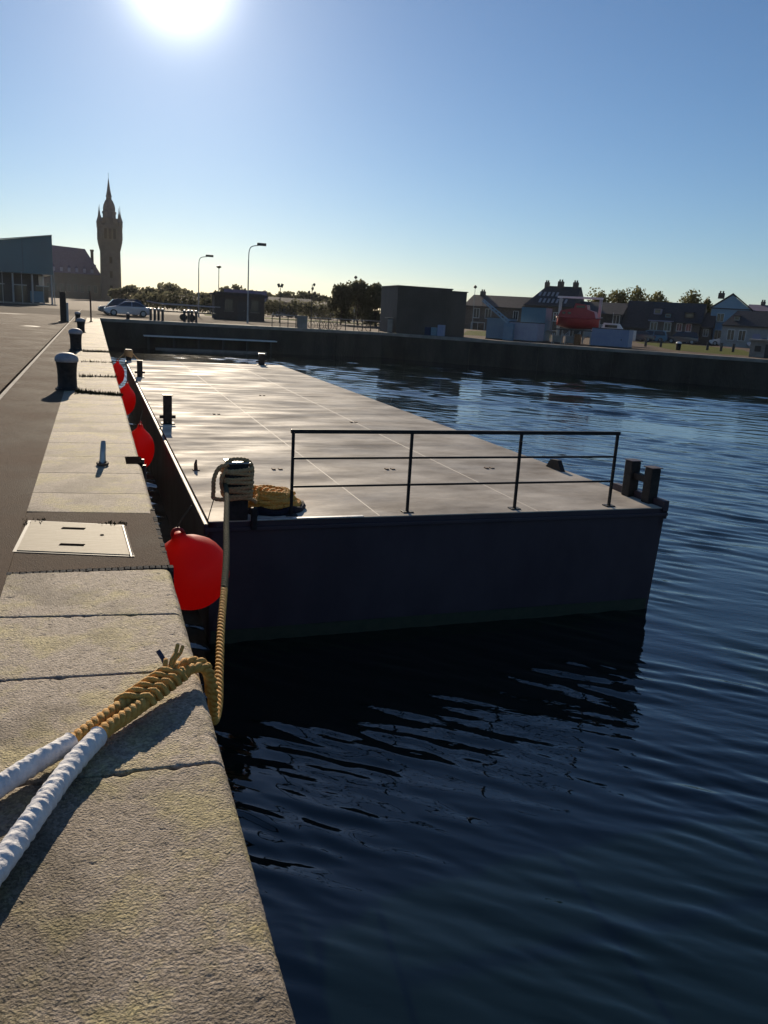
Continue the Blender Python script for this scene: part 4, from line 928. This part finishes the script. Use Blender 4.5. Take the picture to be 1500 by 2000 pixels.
# roof laths / lights on that roof's street slope
sl = math.atan2(7.5-4.25, 4.85)
for k in range(7):
    for j in range(2):
        x = 2.0+k*.68-j*.5; d = .9+j*1.9
        T = Matrix.Translation((x, -.35, 4.25)) @ Matrix.Rotation(sl, 4, 'X')
        if k < 5 or j == 0: MB().box(0, .34, d, d+1.15, .03, .07, T).build('skylight', 'galv', e2)
house('long dark roofed house with small shop windows beside the lifeboat', -29.0, -21.3, 180, 3.55, 5.35, 'brick_dark', 'slate', [(4.1, .9, 1.0, 1.0), (5.4, .9, 1.0, 1.0), (6.9, 2.2, .9, 1.2)], door=(2.8, .95, 1.7, 'render_pale'))
house('tall windowless dark house with a sweeping roof', -21.2, -17.35, 180, 1.8, 5.8, 'brick_dark', 'slate', [(2.6, .2, .7, .9)], door=(1.2, .9, 1.6, 'dark_metal'))
house('dark roofed brick house with a pale lilac cornice', -17.3, -13.9, 180, 3.0, 5.8, 'brick', 'slate', [(.75, 1.6, .85, 1.1), (2.7, 1.6, .85, 1.1), (.9, -.1, .9, 1.1)], dormers=[(.9, 3.9, 1.1, .8, 'render_lilac'), (2.5, 3.5, .8, .5, 'cont_teal')], cornice='render_lilac', door=(2.3, .8, 1.5, 'cont_blue'))
house('narrow brick house with paired pale windows', -13.85, -10.1, 180, 2.9, 5.8, 'brick', 'slate', [(.9, 1.7, .65, 1.0), (2.2, 1.7, .65, 1.0), (1.3, -.1, 1.8, 1.1)], dormers=[(2, 3.6, 1.3, .7, 'brick_dark')], door=(3.1, .8, 1.6, 'brick_dark'))
house('small low brown house squeezed left of the blue gable house', -10.05, -8.5, 181, 2.4, 4.6, 'brick', 'tile', [(.8, 1.2, .6, .9)])
house('pale blue rendered house with its gable to the street', -9.2, -3.9, 186, 5.3, 7.35, 'render_blue', 'slate', [(1.4, 3.4, .9, 1.1), (3.6, 1.2, .8, 1.2), (1.4, .8, .9, 1.3)], gable=True, depth=11, chims=[(.75, .9, .35)], door=(2.7, .9, 1.9, 'render_lilac'))
house('long house with a dark roof and a lilac front at the far end', -6.7, 3.2, 170, 2.85, 4.9, 'render_pale', 'slate', [(1.2, .9, .8, 1.3), (2.6, .9, .8, 1.3), (6.2, .9, .8, 1.3), (7.6, .9, .8, 1.3)], hip=1.5, dormers=[(1.6, 3.5, .7, .55, 'render_pale')], door=(4.4, 1.0, 1.9, 'render_lilac'))
house('lilac walled building rising behind the long dark roof', -4.6, 4, 200, 5.4, 6.5, 'render_lilac', 'slate_purple', [(2, 3.6, .8, 1.1), (4.5, 3.6, .8, 1.1)], chims=[(2, .7, .5)])
# pale lodge houses on the skyline
def far_house(label, x0, x1, y, eave, ridge, wall, roofm, depth=8):
    e = empty('distant_house', (x0, y, 0), R(-9), label, 'house', 'distant houses on the skyline'); L = x1-x0
    MB().box(0, L, 0, depth, -.2, eave).build('wall', wall, e)
    r = MB(); r.prism([(-.3, eave+.001), (depth+.3, eave+.001), (depth/2, ridge)], -.3, L+.3, axis='x'); r.build('roof', roofm, e)
    for k in range(int(L/2.6)): window(e, 1.3+k*2.6, eave*.45, .9, eave*.35)
far_house('pale lilac roofed house behind the dark kiosk', 29.4, 39, 198, 3.4, 5.2, 'render_lilac', 'slate_purple')
far_house('low lilac house behind the boat trailer', 17.8, 23, 199, 2.0, 2.95, 'render_lilac', 'slate_purple', 6)
far_house('long dark house right of the dark kiosk', 40, 50, 197, 2.9, 4.0, 'brick', 'slate', 7)
far_house('lilac warehouse left of the big tree clump', 50.5, 62, 195, 2.6, 3.6, 'render_lilac', 'slate')
# ---- kiosk
def kiosk():
    e = empty('kiosk', (12.95, 95.2, 0), R(-3), 'dark flat roofed kiosk on the quay below the taller curved lamp', 'kiosk')
    MB().box(0, 5.7, 0, 3.6, 0, 2.65).build('wall', 'brick_dark', e)
    r = MB(); r.prism([(-.35, 2.651), (6.05, 2.651), (6.05, 2.85), (5.2, 3.0), (.6, 3.0), (-.35, 2.85)], -.4, 4.0); r.build('roof', 'slate', e)
    window(e, 1.6, 1.0, .8, 1.2, 'dark_metal'); window(e, 4.6, 1.0, .8, 1.2, 'dark_metal'); d = MB().box(2.6, 3.5, -.05, -.003, 0, 2.1).build('door', 'dark_metal', e); MB().sphere((3.38, -.09, 1.05), .05, 6, 4).build('handle', 'galv', d)
kiosk()
# ---- boat trailer with a lowered mast, pile groups, rails
def trailer():
    e = empty('boat_trailer', (8.0, 76.2, 0), R(-2), 'long dark boat trailer carrying lowered masts beside the parked cars', 'boat trailer')
    f = MB()
    for y in (-.5, .5): f.bbox(-2.7, 2.4, y-.05, y+.05, .70, .82, .01)
    for x in (-2.5, -1.2, 0, 1.2, 2.3): f.bbox(x-.04, x+.04, -.449, .449, .72, .80, .01)
    f.build('frame', 'dark_metal', e)
    for x in (-.4, .3):
        for y in (-.72, .72): MB().lathe([(.15, -.08), (.3, -.08), (.3, .08), (.15, .08)], n=14, T=Matrix.Translation((x, y, .3)) @ Matrix.Rotation(math.pi/2, 4, 'X')).build('wheel', 'tyre', e)
    for x in (-2.2, 2.0): MB().bbox(x-.04, x+.04, -.3, .3, .821, 1.3, .01).build('mast_crutch', 'dark_metal', e)
    MB().tube([(-3.6, -.1, 1.55), (-2.2, -.1, 1.36), (2.0, -.1, 1.34), (2.4, -.1, 1.33)], .05, 8).build('mast', 'galv', e); MB().tube([(-3.2, .12, 1.42), (2.9, .12, 1.37)], .04, 8).build('mast', 'galv', e)
trailer()
def pile(x, y, lab, n=4):
    for k in range(n):
        e = empty('quay_pile', (x+k*.32, y-(k % 2)*.25, 0), 0, lab[k], 'pile', 'dark piles standing on the far quay')
        MB().tube([(0, 0, -.01), (0, 0, .85)], .11, 10).build('shaft', 'dark_metal', e); MB().lathe([(.13, .851), (.14, .9), (.09, .98), (.02, 1.0)], n=10).build('cap', 'galv', e, True)
pile(4.5, 72.2, ['leftmost dark pile right of the silver saloon', 'second dark pile right of the silver saloon', 'third dark pile right of the silver saloon', 'fourth dark pile right of the silver saloon'])
pile(7.3, 72.4, ['leftmost dark pile below the boat trailer', 'second dark pile below the boat trailer', 'third dark pile below the boat trailer', 'last dark pile below the boat trailer'])
o = copy_tree(b0); o.location = (2.6, 70.6, 0); o.scale = (.8,)*3; tag(o, 'small bollard on the far quay in front of the silver saloon', 'bollard', 'mooring bollards along the quay edge')
def guard(x0, x1, y, h, label, n, m='galv'):
    e = empty('guard_rail', (x0, y, .03), 0, label, 'railing', 'guard rails on the far quay')
    for k in range(n+1): MB().box((x1-x0)*k/n-.03, (x1-x0)*k/n+.03, -.03, .03, 0, h).build('post', 'dark_metal', e)
    for z in (.33, .66, 1): MB().tube([(-.1, -.06, h*z), (x1-x0+.1, -.06, h*z)], .035 if z == 1 else .022, 6).build('rail', m if z == 1 else 'dark_metal', e)
guard(14.5, 16.6, 70.3, 1.0, 'short guard rail left of the concrete block', 3); guard(17.9, 24.2, 70.0, .95, 'long pale guard rail between the concrete block and the dark shed', 8)
e = empty('concrete_block', (17.15, 70.3, .03), 0, 'squat grey concrete block between two guard rails', 'block'); MB().bbox(-.42, .42, -.3, .3, 0, 1.05, .04).build('body', 'concrete', e); MB().tube([(0, 0, 1.04), (0, 0, 1.12)], .06, 8).build('lifting_loop', 'rust', e)
for i, (x, c) in enumerate(((18.6, 'steel'), (19.4, 'dark_metal'), (20.1, 'steel'), (23.0, 'dark_metal'))):
    e = empty('bicycle', (x, 70.6, .0), R(8*i), ['bicycle nearest the concrete block leaning at the long rail', 'dark bicycle second from the concrete block', 'pale bicycle third from the concrete block', 'lone bicycle near the dark shed'][i], 'bicycle', 'bicycles parked along the guard rail')
    for dx in (-.5, .5): MB().tube([(dx+.32*math.cos(a), 0, .33+.32*math.sin(a)) for a in np.linspace(0, 6.283, 18)], .022, 6, False).build('wheel', 'tyre', e)
    f = MB(); f.tube([(-.5, 0, .33), (-.15, 0, .75), (.38, 0, .78), (.5, 0, .33)], .02, 6); f.tube([(-.15, 0, .8), (.0, 0, .33), (.38, 0, .72)], .02, 6); f.tube([(-.5, 0, .33), (0, 0, .33)], .015, 6); f.build('frame', c, e)
    MB().tube([(.36, -.25, 1.0), (.38, 0, .95), (.36, .25, 1.0)], .018, 6).build('handlebar', 'dark_metal', e); MB().bbox(-.28, -.04, -.06, .06, .84, .9, .02).build('saddle', 'tyre', e)

# ---- site cabins, crane arm and lifeboat on the right quay
def cabin(x, y, rz, L, D, z0, h, m, label, name='site_cabin', doors=1):
    e = empty(name, (x, y, z0), rz, label, 'cabin', 'site cabins on the far quay')
    b = MB(); b.bbox(0, L, 0, D, .08, h, .03)
    for k in range(int(L/.22)): b.box(.1+k*.22, .18+k*.22, -.02, .0005, .2, h-.12)
    b.build('shell', m, e); f = MB(); f.box(-.02, L+.02, -.03, D+.02, 0, .079); f.box(-.02, L+.02, -.03, D+.02, h+.001, h+.06); f.build('frame', 'dark_metal', e)
    for k in range(doors): d = MB().bbox(L*.62, L*.62+.7, -.05, -.022, .1, h*.88, .008).build('door', m, e); MB().box(L*.62+.58, L*.62+.64, -.08, -.051, h*.4, h*.5).build('handle', 'dark_metal', d)
    return e
cabin(33.3, 66.7, R(-45), 2.05, 2.4, 0, 1.86, 'cont_slate', 'grey blue site cabin just right of the dark shed')
cabin(34.78, 65.2, R(-45), 2.62, 2.3, 0, 1.6, 'cont_lilac', 'pale lilac site cabin in the middle of the cabin row', doors=0)
cabin(37.2, 67.6, R(-45), 2.3, 2.3, 0, 3.0, 'cont_teal', 'teal site cabin standing taller behind the other cabins')
cabin(39.95, 60.0, R(-45), 3.1, 2.3, -.0, 1.5, 'cont_blue', 'blue site cabin below the red lifeboat')
e = empty('jib_crane', (34.75, 65.05, 0), R(-45), 'pale blue crane arm slanting over the site cabins', 'crane')
def lattice(mb, a, b, w, n, r):
    a, b = Vector(a), Vector(b); d = (b-a); s = Vector((0, 1, 0)); u = d.cross(s).normalized()
    C4 = [(s*i+u*j)*w for i in (-1, 1) for j in (-1, 1)]
    for c in C4: mb.tube([a+c, b+c*.6], r, 5)
    for k in range(n):
        p, q = k/n, (k+1)/n
        for i, j in ((0, 1), (1, 3), (3, 2), (2, 0)): mb.tube([a+d*p+C4[i]*(1-.4*p), a+d*q+C4[j]*(1-.4*q)], r*.7, 4)
mb = MB(); lattice(mb, (.0, -.3, 1.55), (-2.6, -.3, 3.35), .14, 8, .035); mb.build('jib', 'render_blue', e); MB().bbox(-.4, .5, -.6, .0, 0, 1.5, .05).build('base', 'cont_slate', e); MB().tube([(-2.55, -.3, 3.3), (-2.55, -.3, 2.4)], .02, 5).build('hoist_rope', 'dark_metal', e)
def lifeboat():
    e = empty('lifeboat', (42.1, 65.7, 1.3), R(-45), 'enclosed dark red lifeboat standing on a steel cradle', 'lifeboat')
    N = 15; st = []
    for i in range(N):
        u = i/(N-1)*2-1; f = max(.03, 1-abs(u)**3.2); x = u*1.95
        st.append((x, f, .28*abs(u)**3))
    vs = []; fs = []; sec = [(0, 0), (.55, .12), (.92, .55), (1.0, .95), (.98, 1.05)]
    for x, f, lift in st:
        ring = [(y*f*1.05, z*(1-.0)+lift*(1-z)) for y, z in sec]; full = [(-y, z) for y, z in ring[::-1]]+ring[1:]
        for y, z in full: vs.append((x, y, z))
    m = 9
    for i in range(N-1):
        for k in range(m-1): fs.append((i*m+k, i*m+k+1, (i+1)*m+k+1, (i+1)*m+k))
        fs.append((i*m+m-1, i*m, (i+1)*m, (i+1)*m+m-1))
    fs += [tuple(range(m)), tuple(range(N*m-1, N*m-m-1, -1))]
    MB().add(vs, fs).build('hull', 'lifeboat_red', e, True, 50)
    c = MB(); c.prism([(-1.75, 1.051), (1.75, 1.051), (1.55, 1.6), (.9, 1.78), (.8, 2.2), (-.2, 2.3), (-.35, 1.85), (-1.5, 1.6)], -.72, .72); cc = c.build('canopy', 'lifeboat_red', e)
    MB().box(-.1, .68, -.735, -.722, 1.9, 2.12).build('window', 'glass', cc); MB().box(.802, .83, -.5, .5, 1.85, 2.1).build('window', 'glass', cc)
    for x in (-1.2, -.7): MB().box(x-.15, x+.15, -.735, -.722, 1.3, 1.5).build('window', 'glass', cc)
    MB().tube([(x*1.02, -(f*1.05+.03), .98) for x, f, l in st], .07, 7).build('rubbing_band', 'lifeboat_red', e); MB().tube([(x*1.02, (f*1.05+.03), .98) for x, f, l in st], .07, 7).build('rubbing_band', 'lifeboat_red', e)
    mb = MB()
    for x in (-1.9, 1.9): mb.tube([(x*.85, -.5, .95), (x*1.12, -.5, 1.15), (x*1.12, .5, 1.15), (x*.85, .5, .95)], .03, 6)
    mb.build('grab_rail', 'galv', e)
    k = empty('boat_cradle', (42.1, 65.7, 0), R(-45), 'grey steel cradle and gangway under the red lifeboat', 'cradle')
    for x in (-1.5, -.5, .5, 1.5):
        for y in (-.7, .7): MB().box(x-.06, x+.06, y-.06, y+.06, 0, 1.15).build('leg', 'galv', k)
    MB().box(-1.9, 1.9, -.8, .8, 1.151, 1.27).build('bed', 'dark_metal', k)
    mb = MB()
    for x in (-1.5, -.5, .5): mb.tube([(x, -.7, .1), (x+1, -.7, 1.1)], .03, 5)
    mb.build('brace', 'galv', k)
    MB().box(-3.6, -1.95, -1.2, .4, .98, 1.06).build('gangway', 'galv', k)
    for x in (-3.5, -2.8, -2.1): MB().box(x-.03, x+.03, -1.2, -1.14, 0, 1.9).build('post', 'galv', k)
    MB().tube([(-3.6, -1.17, 1.9), (-2, -1.17, 1.9)], .03, 6).build('rail', 'galv', k)
    d = empty('davit', (43.6, 67.6, 0), R(-45), 'pale davit beam reaching over the red lifeboat', 'davit')
    MB().bbox(-2.2, -1.95, -.1, .15, 0, 4.1, .02).build('post', 'galv', d); MB().bbox(-2.4, 1.9, -.08, .1, 4.101, 4.28, .02).build('beam', 'white_paint', d); MB().bbox(1.6, 1.85, -.1, .15, 0, 4.1, .02).build('post', 'galv', d)
lifeboat()
e = empty('oil_drum', (39.2, 60.9, 0), 0, 'rusty orange drum between the lifeboat and the blue cabin', 'drum')
MB().lathe([(.3, 0), (.31, .3), (.3, .31), (.31, .6), (.3, .61), (.3, .9)], n=16).build('barrel', 'orange', e, True); MB().lathe([(.27, .901), (.29, .915)], n=16).build('lid', 'rust', e)
# a white launch on the hard behind the cabins and two spare masts
e = empty('motor_launch', (47.5, 67.6, .45), R(-40), 'small white motor launch chocked up behind the blue cabin', 'boat')
hb = MB(); N = 9; rows = []
for i in range(N):
    u = i/(N-1); f = 1 if u < .55 else max(.04, 1-((u-.55)/.45)**1.8); rows.append((u*4.2-2.1, f, .18*u*u))
vs = []; fs = []
for x, f, l in rows: vs += [(x, -.8*f, .85+l), (x, -.62*f, .25+l*.6), (x, 0, .0+l*.3), (x, .62*f, .25+l*.6), (x, .8*f, .85+l)]
for i in range(N-1):
    for k in range(4): fs.append((i*5+k, i*5+k+1, i*5+k+6, i*5+k+5))
    fs.append((i*5+4, i*5, i*5+5, i*5+9))
fs += [(0, 1, 2, 3, 4), tuple(range(N*5-1, N*5-6, -1))]
hb.add(vs, fs).build('hull', 'white_paint', e, True, 50)
cb = MB().prism([(-1.2, .9), (.9, .98), (.45, 1.55), (-1.0, 1.6)], -.55, .55).build('cabin', 'white_paint', e); MB().box(-.85, .3, -.565, -.552, 1.15, 1.42).build('window', 'glass', cb); MB().tube([(-.2, 0, 1.58), (-.25, 0, 2.6)], .025, 6).build('mast', 'galv', e)
for x in (-1.2, .9): MB().box(x-.1, x+.1, -.5, .5, -.45, .12).build('chock', 'bark', e)
# stacked gear beside the lifeboat
G = 'steel stillages beside the lifeboat'
for i, (x, y) in enumerate(((37.6, 62.4), (38.4, 61.6))):
    e = empty('stillage', (x, y, 0), R(-45), ['left steel stillage before the lifeboat gangway', 'right steel stillage before the lifeboat gangway'][i], 'stillage', G)
    for a in (0, .8):
        for b in (0, .6): MB().box(a-.03, a+.03, b-.03, b+.03, 0, .9).build('corner_post', 'galv', e)
    MB().box(0.031, .769, .031, .569, .1, .14).build('tray', 'dark_metal', e); MB().box(.05, .75, .05, .55, .141, .7).build('load', 'concrete', e)
# lawn posts
G = 'dark posts along the lawn'
for i, (x, y, lab) in enumerate([(51.0, 67.1, 'leftmost dark post on the lawn'), (53.6, 68.1, 'second dark post on the lawn from the blue cabin'), (56.8, 65.1, 'middle dark post on the lawn'), (57.5, 64.0, 'fourth dark post on the lawn'), (57.7, 62.6, 'last dark post on the lawn before the hut')]):
    e = empty('lawn_post', (x, y, 0), 0, lab, 'post', G); MB().bbox(-.09, .09, -.09, .09, 0, .75, .02).build('shaft', 'dark_metal', e); MB().bbox(-.11, .11, -.11, .11, .751, .8, .015).build('cap', 'dark_metal', e)
e = empty('litter_bin', (49.3, 60.2, 0), 0, 'small dark litter bin with a pale lid at the lawn edge', 'bin'); MB().lathe([(.2, 0), (.24, .55), (.24, .6)], n=12).build('body', 'black_iron', e); MB().lathe([(.26, .601), (.2, .72), (.05, .76)], n=12).build('lid', 'white_paint', e)
def hut():
    e = empty('stone_hut', (49.3, 51.7, 0), R(-45), 'grey stone hut at the right end of the lawn', 'hut')
    MB().box(0, 3.2, 0, 2.2, 0, 1.25).build('wall', 'concrete', e); MB().bbox(-.15, 3.35, -.15, 2.35, 1.251, 1.4, .03).build('roof', 'concrete', e); MB().box(1.1, 1.7, -.04, -.003, 0, 1.05).build('door', 'dark_metal', e); MB().box(.35, .8, -.04, -.003, .45, .9).build('window', 'glass', e)
hut()

# ---- glass hall at the left
def glass_hall():
    e = empty('glass_hall', (-5.45, 130.2, 0), 0, 'modern hall with a sloping teal glass upper storey at the left', 'building')
    mb = MB(); L = 26; zr, zl = 9.75, 8.35       # right end and left end of the slanted roof line
    def zt(x): return zr+(zr-zl)*x/9.0
    mb.add([(0, 0, 4.3), (-L, 2, 4.3), (-L, 2, zt(-L)), (0, 0, zt(0)), (-2, 18, 4.3), (-L, 18, 4.3), (-L, 18, zt(-L)), (-2, 18, zt(0))], [(0, 1, 2, 3), (4, 7, 6, 5), (0, 3, 7, 4), (1, 5, 6, 2), (3, 2, 6, 7), (0, 4, 5, 1)])
    u = mb.build('upper_storey', 'teal_glass', e)
    mb = MB()
    for k in range(1, 7):
        x = -k*4; y = -x*2/L; mb.box(x-.015, x+.015, y-.05, y-.004, 4.35, zt(x)-.15)
    mb.build('mullion', 'dark_metal', u)
    MB().prism([(0.02, zt(0)+.01), (-L, zt(-L)+.01), (-L, zt(-L)+.12), (.02, zt(0)+.12)], -.2, .3).build('roof_edge', 'galv', u)
    MB().box(-L, -2.2, 3.2, 17.8, 0, 4.29).build('lower_wall', 'dark_metal', e)
    for k in range(9): MB().tube([(-.3-k*2.6, .35+k*.2, 0), (-.3-k*2.6, .35+k*.2, 4.29)], .13, 8).build('column', 'galv', e)
    for k in range(6):
        w = MB().box(-2.5-k*3, -.9-k*3, 3.12, 3.196, .3, 2.6).build('window', 'glass', e); MB().box(-2.6-k*3, -.8-k*3, 3.08, 3.119, 2.601, 2.75).build('lintel', 'galv', w)
    MB().box(-3.4, -1.6, 3.0, 3.1, .3, 1.9).build('door', 'cont_teal', e)
    MB().box(-L, .3, -.6, 3.1, 0, .18).build('plinth', 'concrete', e)
    for i, (x, h, lab) in enumerate(((.15, 4.9, 'pale flagpole at the right corner of the glass hall'), (-1.3, 4.2, 'flagpole just left of the glass hall corner'), (-4.1, 4.3, 'flagpole in the middle of the glass hall front'), (-6.6, 4.3, 'leftmost flagpole in front of the glass hall'))):
        f = empty('flagpole', (-5.45+x, 128.2, 0), 0, lab, 'flagpole', 'flagpoles before the glass hall'); MB().tube([(0, 0, 0), (0, 0, h)], [.06, .04], 8).build('pole', 'galv', f); MB().sphere((0, 0, h), .08, 8, 5).build('finial', 'galv', f)
glass_hall()
# ---- town hall with its belfry
def town_hall():
    e = empty('town_hall', (-8, 422, 0), 0, 'old town hall with a steep purple slate roof beside the belfry', 'town hall')
    MB().box(-14, 13, 0, 14, -2, 11.5).build('wall', 'tower_stone', e)
    r = MB(); r.add([(-14.5, -.6, 11.5), (11.8, -.6, 11.5), (11.8, 14.6, 11.5), (-14.5, 14.6, 11.5), (-14.5, 7, 24.2), (4.6, 7, 23.4)], [(0, 1, 5, 4), (2, 3, 4, 5), (3, 0, 4), (1, 2, 5), (0, 3, 2, 1)]); ro = r.build('roof', 'slate_purple', e)
    MB().box(-3.5, 9.5, 3, 9, 11.51, 16.3).build('lower_wing', 'slate_purple', e)
    MB().bbox(7.1, 8.5, 4, 5.4, 12, 22.4, .1).build('chimney', 'brick_dark', ro); MB().bbox(6.9, 8.7, 3.8, 5.6, 22.41, 23.2, .1).build('chimney_cap', 'brick_dark', ro)
    for k in range(8): window(e, -12+k*3, 3.2, 1.4, 3.2, 'render_pale')
    for k in range(6):
        d = MB().box(-10+k*3.4, -8.8+k*3.4, -.3, 1.5, 12.2, 14).build('dormer', 'render_lilac', e); MB().prism([(-10.2+k*3.4, 14.001), (-8.6+k*3.4, 14.001), (-9.4+k*3.4, 15.4)], -.4, 2.5).build('dormer_roof', 'slate_purple', d)
    t = empty('belfry_tower', (7.9, 418, 0), R(2), 'tall stone belfry with four corner turrets and a slender spire', 'tower')
    def sq(w0, z0, w1, z1, mb): mb.lathe([(w0*2**.5/2, z0), (w1*2**.5/2, z1)], n=4)
    mb = MB(); sq(9.2, -2, 8.7, 22.5, mb); sq(8.7, 22.501, 10.5, 26.5, mb); sq(10.5, 26.501, 10.9, 34, mb)
    for s in (-1, 1):
        for k in (-1, 1): mb.box(s*3.7-.5, s*3.7+.5, k*4.4-.25, k*4.4+.25, 0, 22)
    mb.build('shaft', 'tower_stone', t)
    mb = MB()
    for s in (-1, 1):
        for k in range(3): mb.box(-2.6+k*1.9, -1.4+k*1.9, s*5.32-.3, s*5.32+.3, 28, 32.5)
    mb.build('belfry_opening', 'slot', t)
    mb = MB()
    for k in range(3): mb.box(-.6, .6, -4.75, -4.3, 4+k*6.5, 7+k*6.5)
    mb.build('window', 'slot', t)
    for sx in (-1, 1):
        for sy in (-1, 1):
            c = (sx*4.5, sy*4.5, 0)
            tu = MB().lathe([(.5, 25.5), (1.05, 28), (1.05, 31), (.85, 31.01), (.85, 33.2), (1.15, 33.21), (1.2, 35.6)], c, 8).build('turret', 'tower_stone', t)
            MB().lathe([(1.35, 35.61), (.9, 37), (.45, 38.4), (.16, 40.4), (.05, 42.8)], c, 8).build('turret_roof', 'tower_slate', tu)
    MB().lathe([(5.6, 34.01), (5.4, 35), (3.9, 35.01), (3.9, 37.4)], n=8).build('balcony', 'tower_stone', t)
    MB().lathe([(3.1, 37.41), (3.1, 39.4), (3.35, 39.5), (3.35, 40.3), (2.9, 40.5), (2.9, 42), (2.6, 43.4), (1.9, 45), (1.3, 45.8), (1.25, 46.9), (1.5, 47), (1.3, 47.5)], n=8).build('lantern', 'tower_slate', t)
    MB().lathe([(1.25, 47.51), (.75, 50.2), (.3, 53.5), (.06, 55.2)], n=8).build('spire', 'tower_slate', t)
    MB().tube([(0, 0, 55), (0, 0, 57.4)], .07, 6).build('weather_vane', 'dark_metal', t)
town_hall()

# ------------------------------------------------------------------ haze: the air between here and the far shore
def haze():
    m = bpy.data.materials.new('haze'); m.use_nodes = True; nt = m.node_tree; N = nt.nodes; N.clear()
    out = N.new('ShaderNodeOutputMaterial'); v = N.new('ShaderNodeVolumePrincipled')
    v.inputs['Color'].default_value = (.96, .95, .93, 1); v.inputs['Density'].default_value = .000043; v.inputs['Anisotropy'].default_value = .55
    nt.links.new(v.outputs[0], out.inputs['Volume'])
    M['haze'] = m
    o = MB().box(-1510, 1510, -1510, 1510, -6.5, 62).build('haze', 'haze'); tag(o, kind='stuff')
haze()
